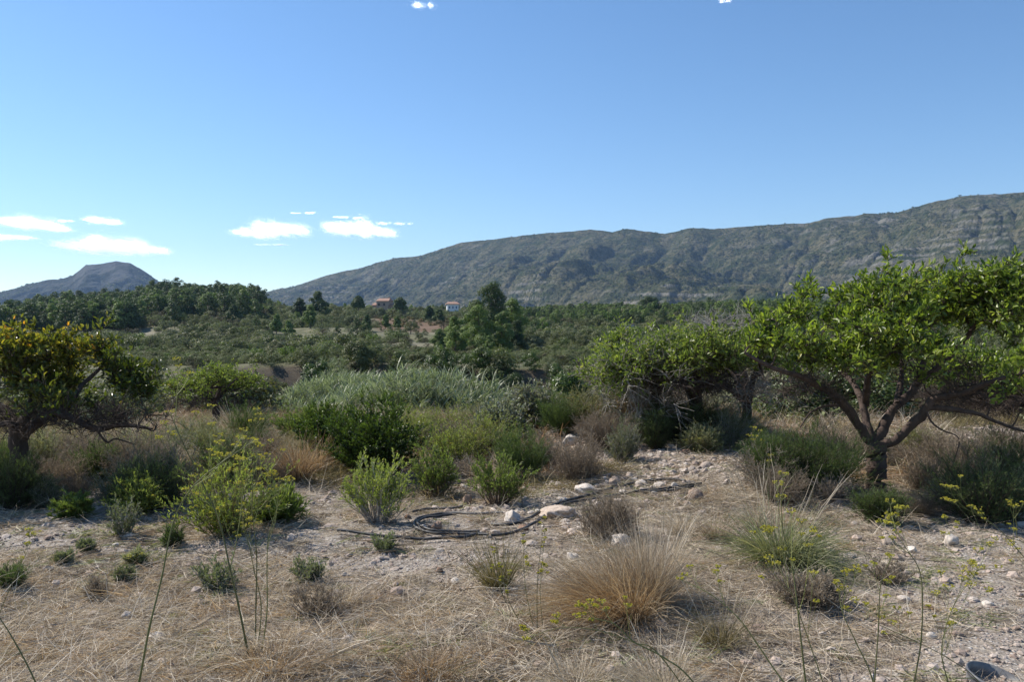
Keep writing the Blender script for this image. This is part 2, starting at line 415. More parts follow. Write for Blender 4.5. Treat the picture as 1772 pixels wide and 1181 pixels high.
def ground_material():
    m, nt, out = newmat("stony_ground")
    pos = geo_pos(nt)
    n1 = noise(nt, 1.1, 6, .6, pos); n2 = noise(nt, 9, 6, .7, pos); n3 = noise(nt, 55, 5, .7, pos); n4 = noise(nt, .35, 4, .6, pos)
    soil = ramp(nt, n2, [(.28, (.10, .085, .07)), (.48, (.225, .195, .16)), (.62, (.33, .295, .25)), (.75, (.50, .46, .41))])
    soil = mix(nt, mathn(nt, 'MULTIPLY', ramp(nt, n1, [(.5, 0.), (.66, 1.)]), .45), soil, (.29, .215, .165))
    soil = mix(nt, .55, soil, ramp(nt, n3, [(.3, (.12, .09, .07)), (.5, (.28, .24, .20)), (.68, (.64, .60, .56))]))
    vor = nt.nodes.new("ShaderNodeTexVoronoi"); vor.inputs["Scale"].default_value = 38; nt.links.new(pos, vor.inputs["Vector"])
    peb = ramp(nt, vor.outputs["Distance"], [(.22, 1.), (.42, 0.)])
    sep = nt.nodes.new("ShaderNodeSeparateColor"); nt.links.new(vor.outputs["Color"], sep.inputs[0])
    pebc = ramp(nt, sep.outputs[0], [(0, (.28, .19, .15)), (.4, (.42, .35, .30)), (.8, (.58, .53, .48)), (1, (.72, .69, .66))])
    soil = mix(nt, mathn(nt, 'MULTIPLY', peb, .8), soil, pebc)
    st = ramp(nt, noise(nt, 24, 6, .75, geo_pos(nt, (1, .45, 1)), 1.5), [(.3, (.15, .11, .08)), (.52, (.34, .265, .195)), (.72, (.58, .49, .38))])
    col = mix(nt, attr(nt, "straw"), soil, st)
    vg = ramp(nt, noise(nt, .25, 9, .7, pos), [(.35, (.055, .062, .03)), (.48, (.10, .105, .05)), (.60, (.15, .14, .08)), (.72, (.22, .19, .12))])
    col = mix(nt, attr(nt, "veg"), col, vg)
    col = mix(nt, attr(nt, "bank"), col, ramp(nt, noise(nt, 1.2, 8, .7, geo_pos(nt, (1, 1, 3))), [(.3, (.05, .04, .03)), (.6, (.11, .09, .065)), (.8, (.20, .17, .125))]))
    col = mix(nt, attr(nt, "redf"), col, (.15, .085, .055))
    bh = mathn(nt, 'ADD', mathn(nt, 'MULTIPLY', n3, .6), mathn(nt, 'MULTIPLY', peb, .5))
    finish(nt, out, col, .95, .15, bh, .9, .015)
    return m
M['ground'] = ground_material()

def add_attr(me, name, val):
    a = me.attributes.new(name, 'FLOAT', 'POINT'); a.data.foreach_set("value", np.asarray(val, np.float32).ravel())

# ------------------------------------------------------------------ ground sheet (polar grid round the camera, reaching past the hills)
def build_ground():
    nr, na = 640, 1100
    R = np.concatenate([[0.05], np.geomspace(0.6, 5600, nr)])
    A = np.linspace(-math.radians(80), math.radians(80), na)
    # denser angles within the field of view
    A = np.sign(A) * (np.abs(A) / A.max()) ** 1.35 * math.radians(82)
    r, a = np.meshgrid(R, A, indexing='ij')
    x = r * np.sin(a); y = r * np.cos(a) - 0.5
    z = H(x, y)
    z = np.where(r < 2.0, np.minimum(z, 0.1), z)
    fade = sstep(1200, 2200, r)
    z = z * (1 - fade) + fade * (-30)
    V = np.stack([x, y, z], -1).reshape(-1, 3)
    i, j = np.meshgrid(np.arange(len(R) - 1), np.arange(na - 1), indexing='ij')
    b = (i * na + j).ravel()
    fc = np.stack([b, b + 1, b + na + 1, b + na], -1)
    mb = MB(); mb.add(V, fc[:, ::-1], .5, 0, True)
    me = mb.mesh("ground", M['ground'])
    x = V[:, 0]; y = V[:, 1]
    add_attr(me, "straw", straw_amount(x, y) * (1 - sstep(40, 70, y)) * .9)
    add_attr(me, "veg", sstep(14, 26, y) * np.clip(.85 + .3 * fbm(x * .1, y * .1, 71, 3), 0, 1))
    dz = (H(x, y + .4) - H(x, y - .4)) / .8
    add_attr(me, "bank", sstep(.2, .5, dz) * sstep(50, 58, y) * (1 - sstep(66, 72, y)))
    u = CX + F * x / np.maximum(y, 1)
    add_attr(me, "redf", .75 * sstep(200, 215, y) * (1 - sstep(285, 300, y)) * sstep(640, 660, u) * (1 - sstep(800, 815, u)))
    link("ground", me, kind='structure')

def straw_amount(x, y):
    u = CX + F * x / np.maximum(y, 1.0)
    n = fbm(x * .9, y * .9, 51, 4) * .5 + .5
    n2 = fbm(x * .35, y * .35, 57, 3)
    a = (1 - sstep(4.9, 5.7, y + .8 * n2)) * (1 - sstep(930, 1120, u + 160 * n2))                 # the carpet at the bottom left
    b = np.exp(-((x - 1.15) ** 2 / .8 + (y - 5.2) ** 2 / 1.6)) * .9                                # round the golden clump
    c = np.exp(-((x - 1.9) ** 2 / .7 + (y - 7.2) ** 2 / .9)) * .9                                  # right of the boulder
    d = sstep(8.5, 11, y) * (.35 + .55 * sstep(.4, .6, n)) * (1 - .8 * np.exp(-((x - 2.6) ** 2 / 2.2 + (y - 9.8) ** 2 / 3)))
    e = .35 * sstep(.52, .7, n)
    return np.clip(np.maximum.reduce([a, b, c, d, e]), 0, 1)
build_ground()

# ------------------------------------------------------------------ mountains
def mountain_material(name, rock, green, brown, fs=1.0):
    m, nt, out = newmat(name)
    pos = geo_pos(nt)
    big = noise(nt, .004 * fs, 6, .6, pos); mid = noise(nt, .02 * fs, 8, .65, pos)
    spk = noise(nt, .11 * fs, 4, .7, pos)
    strat = noise(nt, .05 * fs, 5, .6, geo_pos(nt, (.12, .12, 1.6)), .6)
    base = ramp(nt, mid, [(.38, green), (.50, tuple(.5 * (g + b) for g, b in zip(green, brown))), (.62, brown)])
    base = mix(nt, mathn(nt, 'MULTIPLY', ramp(nt, spk, [(.44, 1.), (.50, 0.)]), .85), base, tuple(g * .55 for g in green))
    rk = mathn(nt, 'MULTIPLY', ramp(nt, strat, [(.52, 0.), (.62, 1.)]), ramp(nt, mathn(nt, 'ADD', mathn(nt, 'MULTIPLY', mid, .6), mathn(nt, 'MULTIPLY', big, .4)), [(.46, 0.), (.58, 1.)]))
    rk = mathn(nt, 'MAXIMUM', mathn(nt, 'MULTIPLY', rk, .20), attr(nt, "rocky"), True)
    base = mix(nt, rk, base, mix(nt, spk, tuple(.6 * q for q in rock), rock))
    base = mix(nt, attr(nt, "wood"), base, mix(nt, ramp(nt, spk, [(.4, 0.), (.6, 1.)]), (.028, .05, .018), (.06, .10, .03)))
    finish(nt, out, base, 1.0, .05, mathn(nt, 'ADD', spk, mathn(nt, 'MULTIPLY', mid, 2.5)), 1.0, 9.0)
    return m

SHR = []
def build_range(name, cols, rows, Yc, Yf, mat, seed, nu, nv, amp, wl_, strata, u0, u1, woodf=None, rockf=None, vmax=1.5):
    u = np.linspace(u0, u1, nu); v = np.linspace(0, vmax, nv)
    V_, U_ = np.meshgrid(v, u, indexing='ij')
    yc = np.interp(U_, Yc[0], Yc[1]); yf = np.interp(U_, Yf[0], Yf[1])
    crest_row = np.interp(U_, cols, rows) + 1.2 * fbm(U_ / 22, U_ * 0, seed + 5, 3)
    zc = CZ + (HOR - crest_row) / F * yc
    Y = yf + (yc - yf) * V_
    X = (U_ - CX) / F * Y
    prof = np.where(V_ < 1, sstep(0, 1, V_ * .5 + .0) * 2 * .42 + .58 * V_ ** 1.35, 1 - .75 * sstep(1, vmax, V_))
    prof = np.where(V_ < 1, prof / 1.0, prof)
    z = -15 + (zc + 15) * prof
    wx = X + 0.35 * (Y - yf) + 90 * fbm(X / 420, Y / 420, seed, 3)
    rg = ridged(wx / wl_, Y / (wl_ * 3.2), seed + 1, 3)
    rg2 = ridged((X - .5 * Y + 40 * fbm(X / 150, Y / 150, seed + 9, 2)) / (wl_ * .32), Y / (wl_ * .9), seed + 2, 3)
    env = np.clip(V_ * 3, 0, 1) * np.clip(1.0 - V_, 0, 1) ** .75 * 1.25 * np.clip(zc / 230, .1, 1.1)
    env2 = np.clip(V_ * 4, 0, 1) * np.clip((1.03 - V_) * 4, .08, 1) * np.clip(zc / 200, .2, 1)
    z = z - amp * (rg - .3) * env - amp * .34 * rg2 * env2 + amp * .10 * fbm(X / 34, Y / 34, seed + 3, 5, .6) * env2
    # bedding: the limestone steps
    q = z / strata + .5 * fbm(X / 500, Y / 500, seed + 4, 3) + X / 2600
    fr = q - np.floor(q)
    stp = strata * .15 * (sstep(.72, .95, fr) - fr)
    smask = sstep(-.25, .35, fbm(X / 260, Y / 260, seed + 6, 3)) * env2
    z = z + stp * smask
    V = np.stack([X, Y, z], -1).reshape(-1, 3)
    i, j = np.meshgrid(np.arange(nv - 1), np.arange(nu - 1), indexing='ij')
    b = (i * nu + j).ravel()
    fc = np.stack([b, b + 1, b + nu + 1, b + nu], -1)
    mb = MB(); mb.add(V, fc, .5, 0, True)
    me = mb.mesh(name, mat)
    cliff = sstep(.70, .8, fr) * (1 - sstep(.94, .99, fr)) * smask * sstep(.0, .5, fbm(X / 160, Y / 160, seed + 8, 3) + .15)
    gul = .45 * sstep(.74, .9, rg) * sstep(-.1, .4, fbm(X / 90, Y / 90, seed + 11, 3)) * env2
    rk = np.clip(cliff * .8 + gul, 0, 1)
    if rockf is not None: rk = np.maximum(rk, rockf(U_, V_, X, Y))
    add_attr(me, "rocky", rk * .8)
    wd = woodf(U_, V_, X, Y) if woodf is not None else 0 * U_
    add_attr(me, "wood", wd)
    r = np.random.default_rng(seed); k = r.integers(0, len(V), 60000); u_ = U_.ravel()[k]; v_ = V_.ravel()[k]
    f = fbm(V[k, 0] / 140, V[k, 1] / 200, seed + 12, 4) - .5 * rg.ravel()[k] * 0
    k = k[(v_ < 1.0) & (u_ > -50) & (u_ < 1850) & (f > -.05 + .3 * (r.random(len(k)) - .5))][:13000]
    SHR.append((name, V[k]))
    link(name, me, kind='structure')

M['mount'] = mountain_material("garrigue_mountain", (.38, .35, .32), (.042, .056, .022), (.140, .125, .072))
M['peak'] = mountain_material("limestone_peak", (.17, .165, .16), (.024, .034, .022), (.06, .058, .046), .8)
build_range("mountain_ridge",
    [-400, 300, 450, 480, 510, 560, 620, 680, 720, 760, 800, 850, 900, 960, 1020, 1060, 1085, 1120, 1150, 1190, 1230, 1260, 1300, 1350, 1400, 1440, 1500, 1550, 1590, 1630, 1700, 1772, 1900, 2200, 2700],
    [560, 530, 507, 502, 496, 477, 464, 447, 443, 432, 419, 414, 407, 401, 396, 401, 395, 400, 403, 394, 396, 393, 391, 389, 385, 377, 369, 368, 356, 344, 336, 333, 330, 345, 380],
    ([0, 450, 900, 1772, 2700], [3900, 3600, 3000, 2300, 2000]), ([0, 450, 900, 1772, 2700], [2300, 1900, 1400, 900, 800]),
    M['mount'], 100, 1500, 420, 118, 480., 20., 200, 2400,
    woodf=lambda U, V, X, Y: .8 * sstep(.22, .08, V + .08 * fbm(X / 150, Y / 150, 3, 3)),
    rockf=lambda U, V, X, Y: .55 * sstep(1250, 1450, U) * sstep(.18, .5, fbm(X / 70 + Y / 90, Y / 60, 14, 5, .7)) * sstep(.2, .4, V))
build_range("mountain_peak",
    [-900, -400, -100, 0, 50, 85, 100, 125, 140, 148, 175, 200, 225, 240, 262, 275, 300, 330, 380, 500, 700],
    [520, 515, 512, 507, 492, 485, 484, 477, 465, 459, 457, 453, 455, 463, 478, 487, 496, 504, 509, 512, 530],
    ([0, 400], [3300, 3300]), ([0, 400], [2300, 2300]), M['peak'], 200, 900, 260, 64, 230., 18., -700, 640,
    rockf=lambda U, V, X, Y: .7 * sstep(.62, .8, V) * sstep(110, 145, U) * sstep(300, 260, U) * sstep(-.2, .3, fbm(X / 60, Y / 90, 12, 3)))

# ------------------------------------------------------------------ instanced ground cover ("stuff")
def scatter(name, variants, pts, rots, scl, idx, label=None, cat=None, kind='stuff', group=None):
    """variants: list of meshes; one object whose points carry them."""
    coll = bpy.data.collections.new("source_" + name)
    for k, me in enumerate(variants):
        o = bpy.data.objects.new("%s_%02d" % (name, k), me); coll.objects.link(o)
    pm = bpy.data.meshes.new(name); pts = np.asarray(pts, np.float32)
    pm.vertices.add(len(pts)); pm.vertices.foreach_set("co", pts.ravel())
    a = pm.attributes.new("rot", 'FLOAT_VECTOR', 'POINT'); a.data.foreach_set("vector", np.asarray(rots, np.float32).ravel())
    a = pm.attributes.new("scl", 'FLOAT_VECTOR', 'POINT')
    scl = np.asarray(scl, np.float32)
    if scl.ndim == 1: scl = np.repeat(scl[:, None], 3, 1)
    a.data.foreach_set("vector", scl.ravel())
    a = pm.attributes.new("idx", 'INT', 'POINT'); a.data.foreach_set("value", np.asarray(idx, np.int32))
    o = link(name, pm, label=label, cat=cat, kind=kind, group=group)
    ng = bpy.data.node_groups.new("scatter_" + name, 'GeometryNodeTree')
    ng.interface.new_socket("Geometry", in_out='INPUT', socket_type='NodeSocketGeometry')
    ng.interface.new_socket("Geometry", in_out='OUTPUT', socket_type='NodeSocketGeometry')
    N = ng.nodes; Lk = ng.links
    gi = N.new("NodeGroupInput"); go = N.new("NodeGroupOutput")
    iop = N.new("GeometryNodeInstanceOnPoints"); iop.inputs["Pick Instance"].default_value = True
    ci = N.new("GeometryNodeCollectionInfo"); ci.inputs["Collection"].default_value = coll
    ci.inputs["Separate Children"].default_value = True; ci.inputs["Reset Children"].default_value = True
    def na(nm, ty):
        n = N.new("GeometryNodeInputNamedAttribute"); n.data_type = ty; n.inputs["Name"].default_value = nm
        return n.outputs[0]
    e2r = N.new("FunctionNodeEulerToRotation")
    Lk.new(na("rot", 'FLOAT_VECTOR'), e2r.inputs[0])
    Lk.new(gi.outputs[0], iop.inputs["Points"]); Lk.new(ci.outputs[0], iop.inputs["Instance"])
    Lk.new(na("idx", 'INT'), iop.inputs["Instance Index"]); Lk.new(e2r.outputs[0], iop.inputs["Rotation"])
    Lk.new(na("scl", 'FLOAT_VECTOR'), iop.inputs["Scale"]); Lk.new(iop.outputs[0], go.inputs[0])
    md = o.modifiers.new("scatter", 'NODES'); md.node_group = ng
    return o

def tuft(r, n, h, spread, droop, w, mat, lean=0.5, m=4, flat=0.0, wig=.03):
    mb = MB()
    base = np.zeros((n, 3)); rr = spread * np.sqrt(r.random(n)); a = r.uniform(0, 2 * np.pi, n)
    base[:, 0] = rr * np.cos(a); base[:, 1] = rr * np.sin(a); base[:, 2] = -.01
    d = rdir(n, r, .2, 1.0); d[:, :2] = d[:, :2] * lean + base[:, :2] / max(spread, 1e-3) * .3 * lean
    d[:, 2] = np.maximum(d[:, 2], .12) * (1 - flat)
    L = h * r.uniform(.45, 1.1, n)
    p = arcs(base, d, L, droop * r.uniform(.3, 1.5, n), m, r, wig)
    p[..., 2] = np.maximum(p[..., 2], .004 + 0 * p[..., 2])
    wd = np.linspace(1, .25, m)[None] * w * r.uniform(.6, 1.3, n)[:, None]
    ribbons(mb, p, wd, r.random(n), 0, r)
    return mb.mesh("tuft", mat)

def rockmesh(r, sub=2, rough=.22, flat=.6, mat=None, elong=1.25, cuts=5):
    me = bpy.data.meshes.new("stone")
    import bmesh
    bm = bmesh.new(); bmesh.ops.create_icosphere(bm, subdivisions=sub, radius=1.0)
    pl = [(unit(rdir(1, r)[0]), r.uniform(.62, .9)) for _ in range(cuts)]
    off = r.uniform(0, 50, 3)
    for v in bm.verts:
        c = np.array(v.co)
        for nrm, d in pl:
            q = c @ nrm
            if q > d: c = c - nrm * (q - d) * .9
        k = 1 + rough * float(fbm(c[0] * 1.3 + off[0] + c[2], c[1] * 1.3 + off[1] - c[2], 3, 4))
        c = c * k * np.array([elong, 1.0, flat])
        v.co = c
    for f in bm.faces: f.smooth = sub >= 3
    bm.to_mesh(me); bm.free()
    me.materials.append(mat)
    return me

# pebbles
def pebbles():
    r = np.random.default_rng(11)
    var = [rockmesh(r, 1, .3, f, M['pebble'], e, 3) for f, e in ((.6, 1.2), (.5, 1.5), (.75, 1.1), (.45, 1.3), (.8, 1.0))]
    n = 108000
    Y = np.sqrt(r.uniform(2.9 ** 2, 15.5 ** 2, n)); u = r.uniform(-450, 2300, n)
    x = (u - CX) / F * Y
    st = straw_amount(x, Y)
    dens = (1 - .55 * st) * (.35 + .9 * sstep(-.25, .35, fbm(x * 1.3, Y * 1.3, 77, 3)))
    path = np.exp(-((x - 1.9 - .25 * (Y - 9.5)) ** 2 / 1.6 + (Y - 9.6) ** 2 / 5.0))
    dens = dens + 1.2 * path
    k = r.random(n) < dens * np.where(Y < 6, 1, .8)
    x = x[k]; Y = Y[k]; path = path[k]; n = len(x)
    s = .0045 * np.exp(r.normal(.25, .62, n)) * (1 + .07 * Y) * (1 + .5 * path)
    s = np.minimum(s, .05)
    z = H(x, Y) + s * .12
    scatter("gravel", var, np.stack([x, Y, z], -1), np.stack([r.normal(0, .3, n), r.normal(0, .3, n), r.uniform(0, 6.28, n)], -1),
            s, r.integers(0, 5, n), "pale grey and pink gravel stones strewn over the bare soil", "gravel")
pebbles()

# dry grass, weeds
def grasses():
    r = np.random.default_rng(12)
    var = [tuft(r, 46, .17, .10, .5, .0040, M['straw'], 1.3, 4, .35) for _ in range(4)]
    var += [tuft(r, 46, .12, .12, .3, .0038, M['pale'], 1.6, 3, .6) for _ in range(3)]
    var += [tuft(r, 50, .20, .08, .6, .0030, M['gold'], 1.0, 4, .1), tuft(r, 14, .34, .10, .5, .0036, M['pale'], 1.1, 5, .1, .06)]
    n = 20000
    Y = np.sqrt(r.uniform(2.6 ** 2, 9.5 ** 2, n)); u = r.uniform(-500, 2300, n); x = (u - CX) / F * Y
    st = straw_amount(x, Y)
    k = r.random(n) < np.clip(st ** 1.2 * .9 + .10, 0, 1)
    x = x[k]; Y = Y[k]; n = len(x)
    idx = np.where(r.random(n) < .5, r.integers(0, 4, n), np.where(r.random(n) < .62, r.integers(4, 7, n), r.integers(7, 9, n)))
    scatter("dry_grass", var, np.stack([x, Y, H(x, Y)], -1), np.stack([r.normal(0, .12, n), r.normal(0, .12, n), r.uniform(0, 6.28, n)], -1),
            r.uniform(.55, 1.15, n), idx, "flattened straw coloured grass covering the ground in front", "dry grass")
    # taller rough grass and weeds behind, up to the edge of the ravine
    var = [tuft(r, 60, .30, .16, .5, .006, M['weed'], .8, 4) for _ in range(3)]
    var += [tuft(r, 60, .34, .16, .5, .006, M['straw'], .8, 4) for _ in range(2)]
    var += [tuft(r, 60, .28, .18, .5, .006, M['redgrass'], .8, 4) for _ in range(2)]
    n = 22000
    Y = np.sqrt(r.uniform(8.0 ** 2, 27 ** 2, n)); u = r.uniform(-500, 2300, n); x = (u - CX) / F * Y
    path = np.exp(-((x - 2.3 - .1 * (Y - 9.5)) ** 2 / 1.9 + (Y - 9.6) ** 2 / 4.5)) + np.exp(-((x - 7.2) ** 2 / 5 + (Y - 11.5) ** 2 / 3.0)) * .9
    dn = sstep(7.4, 9.6, Y + .8 * fbm(x * .7, Y * .7, 5, 2)) * (1 - np.clip(path * 1.5, 0, 1)) * (.4 + .6 * sstep(-.3, .2, fbm(x * .9, Y * .9, 91, 3)))
    k = r.random(n) < dn
    x = x[k]; Y = Y[k]; n = len(x)
    grn = fbm(x * .5, Y * .5, 95, 3) + .25 * sstep(0, -3, x)
    idx = np.where(grn > .02, r.integers(0, 3, n), np.where(r.random(n) < .6, r.integers(3, 5, n), r.integers(5, 7, n)))
    scatter("rough_grass", var, np.stack([x, Y, H(x, Y)], -1), np.stack([r.normal(0, .1, n), r.normal(0, .1, n), r.uniform(0, 6.28, n)], -1),
            r.uniform(.6, 1.3, n) * (1 + .02 * Y), idx, "knee high dry grass and weeds between the shrubs", "rough grass")
    # low grey-green sprigs on the stony patch
    var = [tuft(r, 36, .05, .05, .4, .004, M['greengrass'], 1.4, 3) for _ in range(2)] + [tuft(r, 40, .055, .05, .3, .004, M['drybush'], 1.4, 3, 0, .12) for _ in range(2)]
    var += [tuft(r, 9, .16, .14, .05, .0042, M['drybush'], 2.0, 3, .9, .08) for _ in range(3)]
    n = 12500
    Y = np.sqrt(r.uniform(3.2 ** 2, 10.5 ** 2, n)); u = r.uniform(-450, 2300, n); x = (u - CX) / F * Y
    k = r.random(n) < .2 + .7 * sstep(.0, .45, fbm(x * 1.1, Y * 1.1, 99, 3))
    x = x[k]; Y = Y[k]; n = len(x)
    scatter("low_weeds", var, np.stack([x, Y, H(x, Y)], -1), np.stack([r.normal(0, .1, n), r.normal(0, .1, n), r.uniform(0, 6.28, n)], -1),
            r.uniform(.7, 2.3, n), r.integers(0, 7, n), "tiny grey green sprigs growing between the stones", "low weeds")
grasses()

# ------------------------------------------------------------------ trees
def crown_tree(seed, limbs, ells, nclus, nleaf, leafL, mats, r0, tmax=0.16, bare=0, bare_ells=None, tonef=None, twig_mat=None,
               shell=.55, upd=.5, lw=.42, lowcut=None, origin=(0, 0, 0)):
    """limbs: list of (points, r_start, r_end) in metres; crown pieces: ellipsoids (cx,cy,cz,rx,ry,rz). returns meshes."""
    r = np.random.default_rng(seed)
    wood = MB(); nodes = []; rad = []
    for pts, ra, rb in limbs:
        pts = np.array(pts, float); m = len(pts)
        t = np.linspace(0, m - 1, (m - 1) * 6 + 1); i = np.minimum(t.astype(int), m - 2); f = (t - i)[:, None]
        p0 = pts[np.maximum(i - 1, 0)]; p1 = pts[i]; p2 = pts[i + 1]; p3 = pts[np.minimum(i + 2, m - 1)]
        c = .5 * (2 * p1 + (p2 - p0) * f + (2 * p0 - 5 * p1 + 4 * p2 - p3) * f ** 2 + (3 * p1 - p0 - 3 * p2 + p3) * f ** 3)
        rr = np.linspace(1, 0, len(c)) ** .8 * (ra - rb) + rb
        sm = lambda q: np.array([np.convolve(np.pad(q[:, j], 3, mode='edge'), np.ones(7) / 7, 'valid') for j in range(q.shape[1])]).T
        c = c + sm(r.normal(size=c.shape)) * np.minimum(rr, .05)[:, None] * .7
        rr = rr * (1 + .22 * sm(r.normal(size=(len(rr), 1)))[:, 0])
        tubes(wood, c[None], rr[None], 10, r.random(), 0)
        k = c[len(c) // 5:] if ra < r0 * .95 else c[-2:]
        nodes.append(k); rad.append(np.interp(np.linspace(0, 1, len(k)), [0, 1], [ra * .8, rb]))
    nodes = np.concatenate(nodes); rad = np.concatenate(rad)
    def sample(es, n, sh):
        es = np.array(es, float); vol = np.cbrt(es[:, 3] * es[:, 4] * es[:, 5]) ** 2
        e = es[r.choice(len(es), n, p=vol / vol.sum())]
        d = rdir(n, r, -.75, 1.0); rr = (sh + (1 - sh) * r.random(n)) ** 1.0
        return e[:, :3] + d * e[:, 3:] * rr[:, None]
    tg = sample(ells, int(nclus * 3.0), shell)
    gn = fbm(tg[:, 0] * 2.3 + seed, tg[:, 1] * 1.6 + tg[:, 2] * 2.9, seed, 3); tg = tg[np.argsort(-gn + .12 * r.normal(size=len(gn)))[:nclus]]
    tg[:, 2] += np.where(r.random(len(tg)) < .10, r.uniform(.05, .26, len(tg)), 0)
    kinds = np.zeros(len(tg), int)
    if bare:
        tb = sample(bare_ells if bare_ells is not None else ells, bare, .2); tg = np.concatenate([tg, tb]); kinds = np.concatenate([kinds, np.ones(len(tb), int)])
    dist = np.min(np.linalg.norm(tg[:, None] - nodes[None, ::4], axis=2), axis=1)
    order = np.argsort(dist); paths = []; rads = []; tips = []
    cen = nodes.mean(0)
    NB = np.zeros((len(nodes) + len(tg) * 5, 3)); RB = np.zeros(len(NB)); NB[:len(nodes)] = nodes; RB[:len(nodes)] = rad; cnt = len(nodes)
    for q in order:
        g = tg[q]
        dd = np.linalg.norm(NB[:cnt] - g, axis=1) + .25 * np.maximum(0, NB[:cnt, 2] - g[2] + .05)
        k = int(np.argmin(dd)); s = NB[k]; L = np.linalg.norm(g - s)
        if L < .02: tips.append((g, unit(g - cen), kinds[q])); continue
        t = np.linspace(0, 1, 5)[:, None]
        mid = (s + g) / 2 + r.normal(size=3) * L * .16 + np.array([0, 0, -.06 * L])
        p = (1 - t) ** 2 * s + 2 * t * (1 - t) * mid + t ** 2 * g
        p[1:-1] += r.normal(size=(3, 3)) * L * .04
        ra = min(RB[k] * .72, .006 + .022 * L); rb = max(.0022, ra * .3)
        paths.append(p); rads.append(np.linspace(ra, rb, 5)); tips.append((g, p[-1] - p[-2], kinds[q]))
        NB[cnt:cnt + 4] = p[1:]; RB[cnt:cnt + 4] = np.linspace(ra, rb, 5)[1:]; cnt += 4
    tubes(wood, np.array(paths), np.array(rads), 5, r.random(len(paths)), 0)
    G_ = np.array([t[0] for t in tips]); D_ = unit(np.array([t[1] for t in tips])); K_ = np.array([t[2] for t in tips])
    # fine twiglets
    fine = MB()
    nb = 7
    b = np.repeat(G_, nb, 0) - np.repeat(D_, nb, 0) * r.random((len(G_) * nb, 1)) * tmax
    d = unit(np.repeat(D_, nb, 0) + 1.0 * rdir(len(b), r) + np.array([0, 0, .3]))
    kk = np.repeat(K_, nb)
    tw = arcs(b, d, tmax * r.uniform(.5, 1.5, len(b)) * np.where(kk == 1, 1.5, 1), .15, 4, r, .12)
    tubes(fine, tw, np.linspace(.0034, .0012, 4)[None] * np.ones((len(b), 1)), 3, r.random(len(b)), 0)
    # leaves on twiglets
    lf = MB(); g = kk == 0; tw = tw[g]
    per = max(1, int(nleaf / nb)); n = len(tw) * per
    i = np.repeat(np.arange(len(tw)), per); t = r.uniform(.1, 1, n) * 3; j = np.minimum(t.astype(int), 2); f = (t - j)[:, None]
    pos = tw[i, j] * (1 - f) + tw[i, j + 1] * f
    ax = unit(tw[i, 3] - tw[i, 0]) * .7 + rdir(n, r) * .9 + np.array([0, 0, upd])
    if lowcut is not None:
        keep = pos[:, 2] > lowcut + .1 * r.normal(size=n)
        pos = pos[keep]; ax = ax[keep]; i = i[keep]; n = len(pos)
    cl = r.random(len(tw))[i]
    tone = np.clip(.55 * r.random(n) + .45 * cl, 0, 1)
    if tonef is not None: tone = np.clip(tonef(pos, tone, r), 0, 1)
    leaves(lf, pos, ax, leafL * r.uniform(.6, 1.2, n), leafL * lw * r.uniform(.8, 1.2, n), r, .22, tone, 0, True, .45)
    return wood.mesh("trunk", mats[0]), fine.mesh("twigs", twig_mat or mats[0]), lf.mesh("leaves", mats[1])

def rel(pts, base):                                   # pixel polyline with depth -> metres relative to base
    return [tuple(P(a, b, y) - base) for a, b, y in pts]

def put_tree(name, base, meshes, label, group=None, names=("trunk", "twigs", "crown")):
    thing(name, list(zip(names, meshes)), label, "tree", base, group=group)

# big citrus tree on the right
B = G(1518, 850); Y0 = B[1]
S = 1
lim = [
 (rel([(1520, 862, Y0), (1519, 840, Y0), (1513, 800, Y0), (1514, 765, Y0)], B), .104, .092),
 (rel([(1514, 772, Y0), (1494, 745, Y0 - .05), (1468, 705, Y0 - .15), (1440, 680, Y0 - .3), (1395, 655, Y0 - .5), (1340, 640, Y0 - .6), (1290, 612, Y0 - .6)], B), .052, .013),
 (rel([(1512, 770, Y0), (1500, 735, Y0 + .1), (1494, 700, Y0 + .25), (1470, 660, Y0 + .5), (1430, 620, Y0 + .8), (1390, 590, Y0 + 1.0)], B), .046, .012),
 (rel([(1516, 768, Y0), (1535, 730, Y0 + .1), (1552, 700, Y0 + .2), (1582, 668, Y0 + .3), (1600, 620, Y0 + .4), (1610, 560, Y0 + .5)], B), .052, .013),
 (rel([(1520, 775, Y0), (1552, 765, Y0 - .1), (1580, 732, Y0 - .2), (1602, 702, Y0 - .3), (1622, 688, Y0 - .35), (1665, 684, Y0 - .5), (1715, 662, Y0 - .7), (1790, 640, Y0 - .9)], B), .048, .015),
 (rel([(1604, 704, Y0 - .3), (1640, 708, Y0 - .2), (1690, 716, Y0), (1740, 735, Y0 + .1), (1790, 755, Y0 + .2)], B), .030, .010),
 (rel([(1468, 705, Y0 - .15), (1430, 702, Y0 - .2), (1402, 715, Y0 - .3), (1384, 740, Y0 - .35)], B), .016, .005),
 (rel([(1494, 700, Y0 + .25), (1500, 660, Y0), (1510, 620, Y0 - .3), (1500, 570, Y0 - .6)], B), .036, .010),
 (rel([(1552, 700, Y0 + .2), (1560, 640, Y0 + .6), (1540, 570, Y0 + .9)], B), .034, .010),
 (rel([(1582, 668, Y0 + .3), (1640, 620, Y0 + .2), (1690, 560, Y0), (1715, 490, Y0 - .1)], B), .036, .010),
 (rel([(1600, 702, Y0 - .3), (1612, 730, Y0 - .35), (1630, 745, Y0 - .4), (1660, 760, Y0 - .4), (1650, 800, Y0 - .4)], B), .010, .003),
]
def E(px, py, Y, rx, ry, rz, base):
    c = P(px, py, Y) - base; s = Y / F
    return (c[0], c[1], c[2], rx * s, rz, ry * s)
